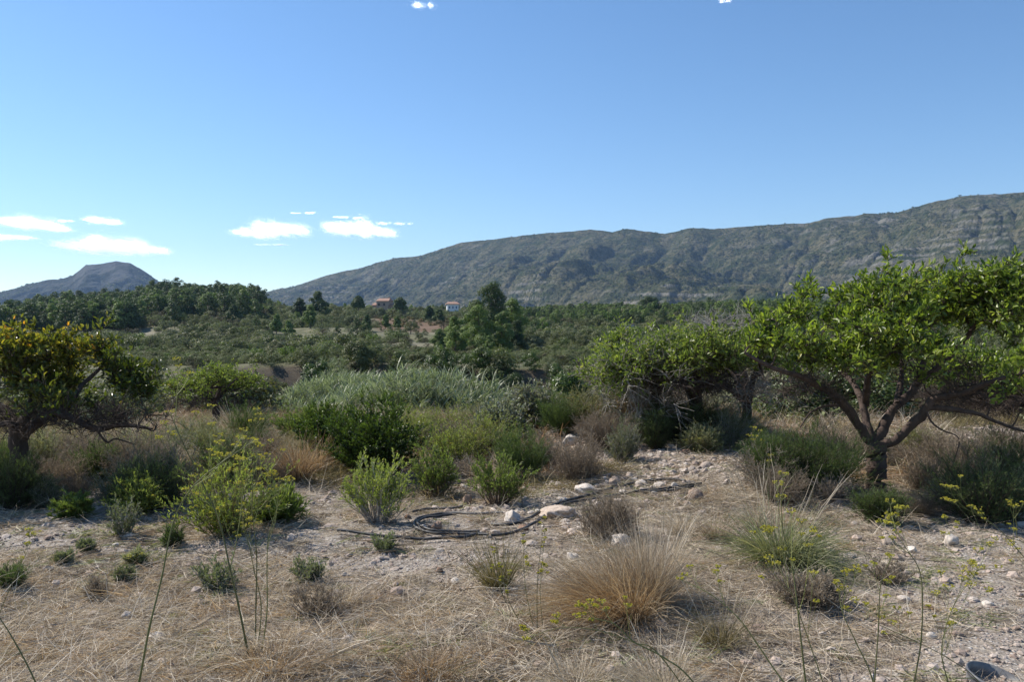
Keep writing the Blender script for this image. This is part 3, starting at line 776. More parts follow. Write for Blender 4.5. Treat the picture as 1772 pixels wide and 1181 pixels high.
ells = [E(1348, 588, Y0 - .4, 64, 48, .7, B), E(1440, 560, Y0 - .2, 95, 70, .95, B), E(1540, 550, Y0, 105, 72, 1.1, B), E(1665, 530, Y0, 90, 72, 1.0, B),
        E(1730, 500, Y0 - .1, 55, 48, .6, B), E(1770, 610, Y0 - 1.2, 90, 45, .5, B), E(1600, 600, Y0 - .6, 95, 42, .7, B), E(1450, 620, Y0 - .4, 120, 30, .6, B), E(1300, 625, Y0 - .6, 40, 42, .4, B), E(1660, 650, Y0 - .7, 60, 30, .4, B), E(1760, 655, Y0 - .9, 60, 34, .4, B), E(1380, 640, Y0 + .4, 60, 32, .4, B), E(1850, 560, Y0 - .2, 90, 80, .9, B)]
bells = [E(1380, 670, Y0 - .2, 130, 42, .9, B), E(1690, 680, Y0, 120, 45, .9, B), E(1540, 640, Y0, 150, 40, .9, B)]
put_tree("citrus_tree", B, crown_tree(1, lim, ells, 900, 33, .067, (M['citrus_bark'], M['citrus']), .12, .13, 150, bells, None, M['twig_dark'], .22, origin=B),
         "large spreading citrus tree with forked dark trunk and glossy green leaves beside the stony track")

# citrus tree at the left edge, yellowing leaves
B = G(42, 868); Y0 = B[1]
lim = [
 (rel([(44, 880, Y0), (42, 840, Y0), (34, 790, Y0), (32, 745, Y0)], B), .095, .075),
 (rel([(34, 760, Y0), (60, 735, Y0 - .1), (90, 712, Y0 - .2), (120, 722, Y0 - .3), (165, 742, Y0 - .3), (210, 735, Y0 - .3), (262, 742, Y0 - .4)], B), .055, .010),
 (rel([(32, 755, Y0), (20, 720, Y0 + .2), (-10, 690, Y0 + .3), (-60, 650, Y0 + .3)], B), .06, .015),
 (rel([(90, 712, Y0 - .2), (125, 690, Y0), (150, 660, Y0 + .2), (180, 630, Y0 + .3)], B), .04, .01),
 (rel([(34, 745, Y0), (50, 700, Y0 + .3), (70, 660, Y0 + .5), (80, 620, Y0 + .5)], B), .05, .012),
 (rel([(32, 748, Y0), (15, 735, Y0 - .4), (-30, 740, Y0 - .6), (-80, 745, Y0 - .7)], B), .035, .012),
 (rel([(165, 742, Y0 - .3), (185, 765, Y0 - .3), (200, 760, Y0 - .3), (235, 770, Y0 - .3)], B), .012, .004),
]
ells = [E(-150, 640, Y0, 90, 66, .9, B), E(-60, 650, Y0, 80, 66, .9, B), E(40, 660, Y0, 70, 58, .9, B), E(98, 606, Y0 + .1, 50, 30, .5, B), E(140, 650, Y0 + .1, 62, 52, .8, B), E(205, 672, Y0 + .2, 55, 40, .7, B), E(10, 620, Y0 - .2, 40, 32, .5, B), E(110, 692, Y0 - .1, 95, 26, .6, B), E(30, 715, Y0 - .2, 60, 26, .4, B), E(170, 615, Y0 + .3, 26, 26, .3, B)]
bells = [E(190, 725, Y0 - .3, 95, 34, .7, B), E(60, 720, Y0, 90, 35, .9, B)]
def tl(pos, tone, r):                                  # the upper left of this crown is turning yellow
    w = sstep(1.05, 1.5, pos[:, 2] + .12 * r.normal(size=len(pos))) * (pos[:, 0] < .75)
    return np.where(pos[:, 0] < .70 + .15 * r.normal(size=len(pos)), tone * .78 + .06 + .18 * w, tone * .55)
put_tree("citrus_tree", B, crown_tree(2, lim, ells, 560, 34, .062, (M['twig_dark'], M['citrus_yellow']), .12, .13, 150, bells, tl, M['twig_dark'], .3),  # trunk takes the darker twig colour, standing in for shade under the crown
         "citrus tree with yellow and orange turning leaves over long bare dark branches")

# small citrus behind it
def small_citrus(seed, px, py, ctr, label, mats, rxs, nclus, nleaf, bare, twm, h_trunk=.5, bells=None, name="citrus_tree", group=None, leafL=.066):
    B = G(px, py); Y0 = B[1]; r = np.random.default_rng(seed); s = Y0 / F
    cz = CZ + (HOR - ctr[1]) * s - B[2]; cx = (ctr[0] - px) * s
    top = np.array([0.02, 0, h_trunk])
    lim = [([(0, 0, -.1), (.01, 0, h_trunk * .5), tuple(top)], .085, .07)]
    for k in range(6):
        a = k * 1.05 + r.uniform(-.3, .3); d = np.array([math.cos(a) * rxs[0] * s * .8, math.sin(a) * rxs[2] * .8, 0])
        e = np.array([cx, 0, cz]) + d * r.uniform(.6, 1.0) + np.array([0, 0, r.uniform(-.2, .3) * rxs[1] * s])
        m1 = top + (e - top) * .35 + np.array([r.normal() * .08, r.normal() * .08, .12]); m2 = top + (e - top) * .7 + np.array([r.normal() * .1, r.normal() * .1, -.03])
        lim.append(([tuple(top - np.array([0, 0, .04])), tuple(m1), tuple(m2), tuple(e)], .045, .010))
    els = []
    for k in range(7):
        a = r.uniform(0, 6.28); q = r.uniform(.3, .65)
        els.append((cx + math.cos(a) * q * rxs[0] * s, math.sin(a) * q * rxs[2], cz + r.uniform(-.25, .35) * rxs[1] * s, rxs[0] * s * .55, rxs[2] * .55, rxs[1] * s * .62))
    bl = [(cx, 0, cz - rxs[1] * s * .75, rxs[0] * s * .95, rxs[2], rxs[1] * s * .5)] if bells is None else [(cx + b[0] * s, 0, cz + b[1] * s, b[2] * s, rxs[2], b[3] * s) for b in bells]
    put_tree(name, B, crown_tree(seed, lim, els, nclus, nleaf, leafL, mats, .085, .16, bare, bl, None, twm, .2), label, group)
small_citrus(3, 372, 748, (362, 664), "small citrus tree with a thin pale green crown, right of the yellowing tree", (M['citrus_bark'], M['citrus_pale']), (98, 46, 1.25), 250, 26, 150, M['twig_dark'], .75)
small_citrus(4, 1132, 752, (1115, 634), "half bare citrus with pale leaves over grey dead twigs, left end of the row", (M['citrus_bark'], M['citrus_pale']), (108, 68, 1.5), 480, 26, 150, M['twig_grey'], .5,
             bells=[(0, -48, 90, 42), (30, 0, 80, 40)])
small_citrus(5, 1292, 760, (1235, 610), "half dead citrus with grey twigs standing above its crown in the middle of the row", (M['citrus_bark'], M['citrus_pale']), (125, 58, 1.5), 460, 28, 260, M['twig_grey'], .5,
             bells=[(30, -62, 125, 46), (-10, -50, 110, 34), (10, 42, 75, 34)])
small_citrus(7, 1205, 762, (1185, 622), "low citrus of mixed green and dead wood in the middle of the row", (M['citrus_bark'], M['citrus_pale']), (95, 50, 1.2), 420, 26, 200, M['twig_dark'], .45)
small_citrus(6, 1800, 790, (1745, 645), "citrus tree with drooping bare branches at the right edge behind the large tree", (M['citrus_bark'], M['citrus']), (150, 70, 1.8), 460, 28, 380, M['twig_dark'], .6)

# ------------------------------------------------------------------ shrubs near the camera
def shrub(seed, h, w, style):
    r = np.random.default_rng(seed); R = w / 2
    ns = style.get('stems', 60); m = 6
    wood = MB(); lf = MB(); fl = MB()
    a = r.uniform(0, 2 * np.pi, ns); q = np.sqrt(r.random(ns))
    base = np.stack([np.cos(a) * q * R * .22, np.sin(a) * q * R * .22, np.full(ns, -.03)], -1)
    tip = np.stack([np.cos(a) * q * R * r.uniform(.75, 1.12, ns), np.sin(a) * q * R * r.uniform(.75, 1.12, ns), h * (style.get('dome', .62) + (1 - style.get('dome', .62)) * np.sqrt(1 - q ** 2 * .96)) * r.uniform(.6, 1.08, ns)], -1)
    tip[:, 2] *= np.where(r.random(ns) < style.get('low', .25), r.uniform(.3, .8, ns), 1)
    d = tip - base; L = np.linalg.norm(d, axis=1)
    t = np.linspace(0, 1, m)[None, :, None]
    p = base[:, None] + d[:, None] * t + np.array([0, 0, 1.]) * (style.get('arch', .12) * L)[:, None, None] * np.sin(np.pi * t) * .7
    wg = np.cumsum(r.normal(size=(ns, m, 3)), 1) * style.get('wig', .03) * L[:, None, None]; p = p + wg - wg[:, :1]
    sr = style.get('sr', .004)
    tubes(wood, p, np.linspace(sr, sr * .35, m)[None] * r.uniform(.7, 1.3, (ns, 1)), 3, r.random(ns), 0)
    # side twigs
    nt = style.get('twigs', 8); n = ns * nt; i = np.repeat(np.arange(ns), nt)
    tt = r.uniform(style.get('t0', .3), 1, n) * (m - 1); j = np.minimum(tt.astype(int), m - 2); f = (tt - j)[:, None]
    b = p[i, j] * (1 - f) + p[i, j + 1] * f
    ax = unit(p[i, j + 1] - p[i, j]); td = unit(ax * style.get('fwd', 1.0) + rdir(n, r) * .8 + np.array([0, 0, .25]))
    tw = arcs(b, td, style.get('tl', .12) * r.uniform(.5, 1.3, n) * math.sqrt(max(h, .3)), .05, 4, r, .06)
    tw[..., 2] = np.maximum(tw[..., 2], .01)
    tubes(wood, tw, np.linspace(sr * .4, sr * .2, 4)[None] * np.ones((n, 1)), 3, r.random(n), 0)
    nl = style.get('leaves', 8)
    if nl:
        per = nl; n2 = n * per; i2 = np.repeat(np.arange(n), per); t2 = r.uniform(0.05, 1, n2) * 3; j2 = np.minimum(t2.astype(int), 2); f2 = (t2 - j2)[:, None]
        pos = tw[i2, j2] * (1 - f2) + tw[i2, j2 + 1] * f2
        ax2 = unit(tw[i2, 3] - tw[i2, 0]) * style.get('lf', .9) + rdir(n2, r) * .7 + np.array([0, 0, .2])
        cl = r.random(n)[i2]
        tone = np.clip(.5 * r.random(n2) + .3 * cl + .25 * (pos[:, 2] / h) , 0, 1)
        if style.get('bare'):
            kp = r.random(n2) < sstep(style['bare'] - .15, style['bare'] + .2, pos[:, 2] / h + .12 * r.normal(size=n2)); pos = pos[kp]; ax2 = ax2[kp]; tone = tone[kp]; n2 = len(pos)
        leaves(lf, pos, ax2, style.get('L', .03) * r.uniform(.6, 1.3, n2), style.get('W', .009) * r.uniform(.7, 1.3, n2), r, .15, tone)
    if style.get('flowers'):
        nf = style['flowers']; k = r.integers(0, n, nf); c = tw[k, 3]; s = style.get('fs', .02)
        n3 = nf * 12; ii = np.repeat(np.arange(nf), 12); off = rdir(n3, r) * np.array([1, 1, .3]) * s * r.uniform(.2, 1.2, (n3, 1))
        leaves(fl, c[ii] + off, rdir(n3, r, .1, 1), .010 * np.ones(n3), .010 * np.ones(n3), r, 0, r.random(n3))
    out = [("stems", wood.mesh("stems", M[style.get('wood', 'twig_brown')]))]
    if nl: out.append(("foliage", lf.mesh("foliage", M[style['mat']])))
    if style.get('flowers'): out.append(("blossoms", fl.mesh("blossoms", M['flower'])))
    return out

ST = {
 'inula': dict(stems=90, twigs=9, leaves=14, L=.030, W=.009, mat='inula', wood='twig_grey', bare=.34, t0=.25, tl=.13, fwd=1.8, dome=.5, low=.35),
 'inula_green': dict(stems=80, twigs=9, leaves=13, L=.032, W=.008, mat='green_leaf', wood='twig_brown', bare=.3, t0=.25, tl=.13, fwd=1.6, dome=.5, low=.35),
 'lush': dict(stems=95, twigs=9, leaves=8, L=.034, W=.008, mat='inula', wood='weed', t0=.1, tl=.15, dome=.42, low=.5, flowers=150, fs=.018),
 'lush_low': dict(stems=120, twigs=8, leaves=10, L=.045, W=.010, mat='green_leaf', wood='weed', t0=.1, tl=.12, dome=.3, low=.5, fwd=1.8),
 'broom': dict(stems=150, twigs=14, leaves=11, L=.030, W=.0028, mat='broom', wood='broom', t0=.15, tl=.16, dome=.6, low=.4, fwd=1.3, sr=.0028),
 'broom_dark': dict(stems=150, twigs=14, leaves=11, L=.026, W=.003, mat='broom', wood='twig_dark', t0=.1, tl=.15, dome=.6, low=.4, sr=.003),
 'grey': dict(stems=110, twigs=12, leaves=9, L=.022, W=.006, mat='greygreen', wood='twig_grey', t0=.1, tl=.12, dome=.55, low=.45, sr=.003),
 'dry': dict(stems=130, twigs=16, leaves=8, L=.020, W=.004, mat='drybush', wood='drybush', t0=.1, tl=.13, dome=.55, low=.5, sr=.0026),
 'dense': dict(stems=150, twigs=14, leaves=18, L=.034, W=.014, mat='dark_leaf', wood='twig_dark', t0=.25, tl=.14, dome=.72, low=.4),
 'bright': dict(stems=110, twigs=12, leaves=13, L=.040, W=.012, mat='green_leaf', wood='twig_dark', t0=.2, tl=.14, dome=.6, low=.4),
 'bramble': dict(stems=120, twigs=12, leaves=10, L=.040, W=.026, mat='bramble', wood='twig_grey', t0=.1, tl=.2, dome=.55, low=.5, arch=.3, wig=.06),
 'weedy_y': dict(stems=150, twigs=10, leaves=10, L=.030, W=.006, mat='inula', wood='weed', t0=.05, tl=.16, dome=.5, low=.5, flowers=40, fs=.02),
 'weedy': dict(stems=130, twigs=10, leaves=9, L=.030, W=.006, mat='greengrass', wood='weed', t0=.05, tl=.16, dome=.6, low=.5, flowers=30, fs=.025),
}
SH = [ # name, px, base row, width px, height px, style, label, category
 ("leafy_shrub", 655, 906, 118, 108, 'inula', "yellow green leafy shrub with a bare grey woody base left of the coiled hose"),
 ("leafy_shrub", 752, 862, 92, 84, 'inula_green', "green shrub with brown twiggy foot behind the coiled hose"),
 ("leafy_shrub", 862, 876, 118, 86, 'inula_green', "bright green feathery shrub right behind the scattered pale rocks"),
 ("broom_bush", 902, 832, 105, 84, 'broom', "soft grey green broom bush left of the brown thistly scrub"),
 ("broom_bush", 972, 752, 84, 66, 'broom', "soft green broom bush behind the white boulder"),
 ("asparagus_bush", 1415, 850, 200, 112, 'broom', "wide dark feathery bush beside the forked trunk of the large citrus tree"),
 ("asparagus_bush", 1330, 838, 95, 85, 'broom', "feathery bush with yellow flower heads at the right end of the stony track"),
 ("asparagus_bush", 1525, 905, 95, 52, 'broom_dark', "low feathery green bush right in front of the large citrus trunk"),
 ("twiggy_shrub", 1700, 905, 210, 118, 'broom_dark', "broad dark feathery bush in the shade at the right edge"),
 ("twiggy_shrub", 1765, 850, 130, 85, 'broom_dark', "dark scrubby bush behind the shaded one at the right edge"),
 ("twiggy_shrub", 1600, 850, 70, 55, 'dry', "small brown twiggy bush right of the large citrus trunk"),
 ("thistle_bush", 1000, 832, 110, 82, 'dry', "large brown dried thistly bush below the white boulder"),
 ("thistle_bush", 940, 815, 70, 62, 'dry', "dried brown bush between the broom bush and the thistly one"),
 ("thistle_bush", 1035, 778, 85, 62, 'dry', "grey brown dried bush just right of the white boulder"),
 ("twiggy_shrub", 1078, 800, 66, 66, 'grey', "grey green bush at the near end of the mound"),
 ("twiggy_shrub", 1135, 778, 52, 60, 'broom_dark', "small upright dark green bush at the back of the stony track"),
 ("twiggy_shrub", 1100, 762, 80, 50, 'grey', "grey green low bush between two dried grasses on the mound"),
 ("thistle_bush", 1215, 788, 90, 50, 'weedy', "olive weed patch behind the stony track under the dead twigs"),
 ("thistle_bush", 1052, 930, 112, 72, 'dry', "dark brown dried clump right behind the golden grass"),
 ("twiggy_shrub", 1400, 1045, 130, 42, 'dry', "low brown twiggy cushion in front of the grey green tussock"),
 ("twiggy_shrub", 1540, 1010, 90, 36, 'dry', "low russet cushion plant on the gravel right of the tussock"),
 ("heath_tuft", 375, 1022, 84, 54, 'grey', "small grey green bush on the bare gravel behind the tall flower stalks"),
 ("heath_tuft", 298, 946, 44, 36, 'broom_dark', "little dark round tuft left of the big flowering shrub foot"),
 ("heath_tuft", 215, 930, 62, 66, 'grey', "grey twiggy tuft at the edge of the tree shade"),
 ("heath_tuft", 110, 978, 30, 20, 'grey', "tiny grey tuft on gravel nearest the left edge"),
 ("heath_tuft", 236, 980, 30, 22, 'weedy', "tiny olive tuft on gravel right of the other tiny ones"),
 ("heath_tuft", 150, 958, 26, 22, 'grey', "smallest grey tuft between two others on gravel"),
 ("heath_tuft", 168, 1036, 46, 28, 'dry', "tiny brown sprig cushion in the middle of the left gravel"),
 ("heath_tuft", 215, 1010, 36, 22, 'grey', "tiny pale sprig cushion beside the brown one on gravel"),
 ("heath_tuft", 20, 1020, 60, 42, 'broom_dark', "dark green tuft cut by the left edge"),
 ("heath_tuft", 545, 1062, 105, 50, 'dry', "brown and grey dried cushion in the straw grass"),
 ("heath_tuft", 530, 1012, 70, 38, 'grey', "grey low cushion just behind the brown dried one"),
 ("heath_tuft", 665, 955, 40, 26, 'grey', "small grey sprig beside the long black hose"),
 ("flowering_shrub", 395, 925, 195, 150, 'lush', "big green shrub dotted with yellow flower heads in the left middle"),
 ("leafy_shrub", 478, 906, 105, 58, 'lush_low', "bright green low plant at the foot of the flowering shrub"),
 ("flowering_shrub", 236, 892, 84, 62, 'lush', "smaller green shrub with a few yellow flowers in the tree shade"),
 ("bush", 645, 826, 175, 122, 'dense', "dense dark green rounded bush in front of the reed bed"),
 ("bush", 577, 805, 120, 96, 'dense', "dark green left flank bush leaning on the dense rounded one"),
 ("bush", 525, 768, 100, 62, 'bright', "bright green leafy bush behind the tan plume grass"),
 ("bush", 720, 790, 90, 70, 'weedy_y', "yellow green weedy bush right of the dense rounded one"),
 ("bush", 790, 815, 130, 80, 'weedy_y', "wide yellow green weedy growth above the two leafy shrubs"),
 ("bush", 850, 790, 120, 72, 'weedy_y', "pale green weedy growth behind the soft broom bush"),
 ("bush", 700, 752, 130, 56, 'weedy_y', "yellow green weeds along the foot of the reed bed at left"),
 ("bush", 775, 750, 130, 52, 'weedy_y', "yellow green weeds along the foot of the reed bed at its middle"),
 ("bush", 840, 745, 110, 50, 'weedy', "olive weeds between the reed bed and the grey bramble"),
 ("bush", 560, 748, 130, 50, 'weedy', "olive weeds at the left foot of the reed bed"),
 ("thistle_bush", 1650, 800, 110, 50, 'dry', "dry brown scrub on the gravel beyond the large citrus limbs"),
 ("thistle_bush", 1730, 790, 100, 52, 'grey', "grey scrub on the gravel beyond the large citrus at right"),
 ("thistle_bush", 1590, 785, 90, 42, 'weedy', "olive weeds just beyond the large citrus fork"),
 ("bush", 870, 768, 90, 66, 'bramble', "grey leaved bramble at the left of the mound"),
 ("bush", 920, 745, 105, 75, 'bramble', "grey leaved bramble tangle behind the soft broom bush"),
 ("bush", 1030, 740, 120, 80, 'weedy', "olive green thicket rising behind the mound"),
 ("bush", 1095, 728, 110, 66, 'broom', "green thicket under the half bare citrus"),
 ("bush", 1270, 770, 120, 62, 'broom_dark', "dark green thicket under the grey dead twigs"),
 ("bush", 1190, 745, 100, 50, 'weedy', "olive weeds under the row of half dead citrus"),
 ("bush", 975, 700, 110, 56, 'bright', "light green mounded bush beyond the mound"),
 ("scrub_bush", 25, 884, 100, 95, 'broom_dark', "dark scrub hiding the foot of the yellowing tree trunk"),
 ("scrub_bush", 75, 880, 80, 48, 'grey', "grey scrub in front of the yellowing tree right of its trunk"),
 ("scrub_bush", 95, 850, 110, 60, 'dry', "brown dead scrub right of the yellowing tree trunk"),
 ("scrub_bush", 170, 838, 110, 66, 'broom_dark', "dark scrub in the deep shade under the long bare branches"),
 ("scrub_bush", 235, 828, 95, 70, 'grey', "grey green scrub at the end of the long bare branches"),
 ("scrub_bush", 120, 800, 130, 52, 'dry', "pale dry scrub behind the shade of the yellowing tree"),
 ("scrub_bush", 300, 790, 100, 56, 'grey', "grey scrub below the small pale citrus"),
 ("scrub_bush", 0, 850, 90, 90, 'broom', "green scrub cut by the left edge next to the trunk"),
 ("scrub_bush", 130, 895, 70, 40, 'lush_low', "green sprouting weed in front of the yellowing tree"),
 ("scrub_bush", 430, 760, 90, 56, 'broom', "round green scrub bush right of the small pale citrus"),
 ("scrub_bush", 340, 770, 90, 46, 'weedy', "olive weed patch at the foot of the small pale citrus"),
 ("scrub_bush", 455, 800, 80, 50, 'dry', "mauve brown dried scrub left of the tan plume grass"),
]
CATS = {"leafy_shrub": "shrub", "broom_bush": "bush", "asparagus_bush": "bush", "twiggy_shrub": "shrub", "thistle_bush": "bush", "heath_tuft": "plant", "flowering_shrub": "shrub", "bush": "bush", "scrub_bush": "bush"}
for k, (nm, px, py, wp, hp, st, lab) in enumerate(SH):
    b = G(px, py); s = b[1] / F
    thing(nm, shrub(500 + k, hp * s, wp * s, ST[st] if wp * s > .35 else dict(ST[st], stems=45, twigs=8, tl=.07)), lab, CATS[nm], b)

FV = {}
for q, (st, w_) in enumerate((("grey", "grey green scrub"), ("dry", "dried brown scrub"), ("weedy", "olive weed clump"), ("broom_dark", "dark feathery scrub"), ("dry", "dried brown scrub"), ("greyb", "pale twiggy scrub"))):
    FV[q] = (shrub(1200 + q, .5, .75, dict(ST["grey"], wood='twig_grey', mat='drybush') if st == "greyb" else ST[st]), w_)
rf = np.random.default_rng(77)
FZ = [(30, 290, 800, 885, 18, "in the shade of the yellowing citrus"), (290, 480, 775, 850, 9, "between the flowering shrub and the small pale citrus"), (1010, 1310, 742, 782, 10, "along the back of the stony track"),
      (1290, 1490, 800, 880, 6, "left of the forked trunk"), (1560, 1772, 790, 900, 10, "right of the forked trunk"), (700, 900, 770, 830, 7, "below the reed bed")]
for x0_, x1_, y0_, y1_, n_, w_ in FZ:
    for k in range(n_):
        px, py = rf.uniform(x0_, x1_), rf.uniform(y0_, y1_); b = G(px, py); ms, kw = FV[int(rf.integers(0, 6))]; s_ = rf.uniform(.45, 1.15)
        e = link("scrub_plant", None, None, b, rf.uniform(0, 6.28), (s_ * 1.1, s_ * 1.1, s_), None, "scrub plant", "scrub plants " + w_)
        for pn, me in ms: link(pn, me, e)
        REG.append((e, ("larger " if s_ > .8 else "small ") + kw, w_, px, b[1]))

# ------------------------------------------------------------------ tussock grasses
def tussock(seed, n, h, w, mat, lean, droop=.35, width=.004, bias=(0, 0), stalks=0, smat='pale', sh=1.0):
    r = np.random.default_rng(seed); mb = MB()
    a = r.uniform(0, 2 * np.pi, n); q = np.sqrt(r.random(n))
    base = np.stack([np.cos(a) * q * w * .16, np.sin(a) * q * w * .16, np.full(n, -.02)], -1)
    d = np.stack([np.cos(a) * q * lean + bias[0] * r.uniform(.3, 1.2, n), np.sin(a) * q * lean + bias[1] * r.uniform(.3, 1.2, n), np.full(n, 1.0)], -1) + r.normal(size=(n, 3)) * .12
    p = arcs(base, d + r.normal(size=(n, 3)) * .10, h * r.uniform(.35, 1.1, n), droop * r.uniform(.2, 2.2, n), 6, r, .05); p[..., 2] = np.maximum(p[..., 2], .005)
    ribbons(mb, p, np.linspace(1, .25, 6)[None] * width * r.uniform(.6, 1.3, (n, 1)), np.clip(r.random(n) * .8 + .1 * r.normal(size=n), 0, 1))
    out = [("blades", mb.mesh("blades", M[mat]))]
    if stalks:
        sb = MB(); a = r.uniform(0, 6.28, stalks); b2 = np.stack([np.cos(a) * .06, np.sin(a) * .06, 0 * a], -1)
        d = np.stack([np.cos(a) * .35 + bias[0], np.sin(a) * .35 + bias[1], np.ones(stalks)], -1)
        p = arcs(b2, d, sh * r.uniform(.7, 1.1, stalks), .12, 8, r, .02)
        tubes(sb, p, np.array([.0011, .0011, .0010, .0010, .0015, .0021, .0017, .0006])[None] * np.ones((stalks, 1)), 4, r.random(stalks))
        out.append(("stalks", sb.mesh("stalks", M[smat])))
    return out
TU = [
 ("tussock", 1085, 1078, 3000, .55, .6, 'gold', .62, .35, .0032, (-.5, .1), 0, .8, "golden brown tussock fanning to the left in the centre foreground"),
 ("tussock", 1125, 1055, 1700, .64, .5, 'straw', .38, .2, .0030, (.0, .2), 14, .72, "tall tan tussock with upright plumes joined behind the golden one"),
 ("tussock", 1045, 1060, 700, .50, .4, 'straw', .7, .4, .0032, (-.6, .2), 0, .6, "pale straw tussock sweeping left of the golden one"),
 ("tussock", 1350, 978, 1300, .55, .6, 'greengrass', .8, .35, .0055, (.1, 0), 15, .85, "grey green tussock with tall pale stalks in front of the large citrus"),
 ("tussock", 1395, 990, 420, .40, .5, 'greengrass', 1.2, .5, .0055, (.2, -.2), 0, .6, "drooping grey green tussock right of the one with tall stalks"),
 ("tussock", 1238, 935, 500, .36, .35, 'straw', .6, .3, .004, (0, 0), 0, .5, "small tan tussock between the pale rock and the stalked tussock"),
 ("tussock", 1180, 925, 420, .30, .4, 'pale', .8, .3, .004, (0, 0), 0, .5, "low bleached tussock in front of the square pale rock"),
 ("tussock", 1310, 915, 420, .34, .4, 'straw', .7, .3, .004, (0, 0), 10, .6, "thin straw tussock behind the stalked tussock"),
 ("tussock", 515, 838, 600, .62, .45, 'gold', .35, .2, .006, (0, 0), 0, .8, "tan plume grass standing left of the dense dark bush"),
 ("tussock", 545, 825, 300, .60, .4, 'gold', .4, .2, .006, (.1, 0), 0, .8, "thin tan plume grass tucked beside the dense dark bush"),
 ("tussock", 862, 1022, 420, .46, .35, 'weed', .5, .15, .004, (-.1, 0), 0, .5, "clump of thin dark green rush stems left of the golden tussock"),
 ("tussock", 1085, 735, 420, .60, .5, 'redgrass', .5, .2, .008, (0, 0), 0, .8, "rust tan grass clump on the left below the half bare citrus"),
 ("tussock", 1140, 742, 420, .62, .5, 'redgrass', .5, .2, .008, (0, 0), 0, .8, "rust tan grass clump in the middle of the dead twig row"),
 ("tussock", 1180, 762, 420, .60, .5, 'straw', .5, .2, .008, (0, 0), 0, .8, "straw grass clump behind the upright dark bush"),
 ("tussock", 1235, 768, 420, .66, .5, 'redgrass', .5, .2, .008, (0, 0), 0, .8, "tan grass clump beside the dark thicket under dead twigs"),
 ("tussock", 410, 760, 300, .80, .5, 'straw', .5, .2, .010, (0, 0), 0, .8, "pale grass mound behind the small pale citrus trunk"),
 ("tussock", 1150, 1195, 700, .26, .7, 'pale', .9, .3, .0026, (0, 0), 14, .34, "bleached fine grass at the bottom centre edge"),
 ("tussock", 1000, 1190, 600, .20, .7, 'pale', .9, .3, .0026, (0, 0), 8, .26, "bleached fine grass at the bottom edge left of the other"),
 ("tussock", 1245, 1120, 300, .28, .3, 'weed', .7, .3, .0036, (0, 0), 10, .5, "small dark green tuft in the shade right of the golden tussock"),
 ("tussock", 740, 1175, 420, .26, .6, 'gold', .9, .3, .0032, (0, 0), 0, .4, "golden low grass tuft at the bottom edge left of centre"),
 ("tussock", 470, 1165, 420, .28, .6, 'gold', .9, .3, .0032, (0, 0), 0, .4, "golden low grass tuft at the foot of the tall flower stalks"),
 ("tussock", 600, 1050, 300, .26, .4, 'straw', .9, .3, .0034, (0, 0), 0, .4, "straw tuft right of the brown dried cushion"),
]
for k, (nm, px, py, n, h, w, mat, lean, dr, wd, bias, stk, sh, lab) in enumerate(TU):
    thing(nm, tussock(900 + k, n, h, w, mat, lean, dr, wd, bias, stk, 'pale', sh), lab, "grass clump", G(px, py, 2.0))

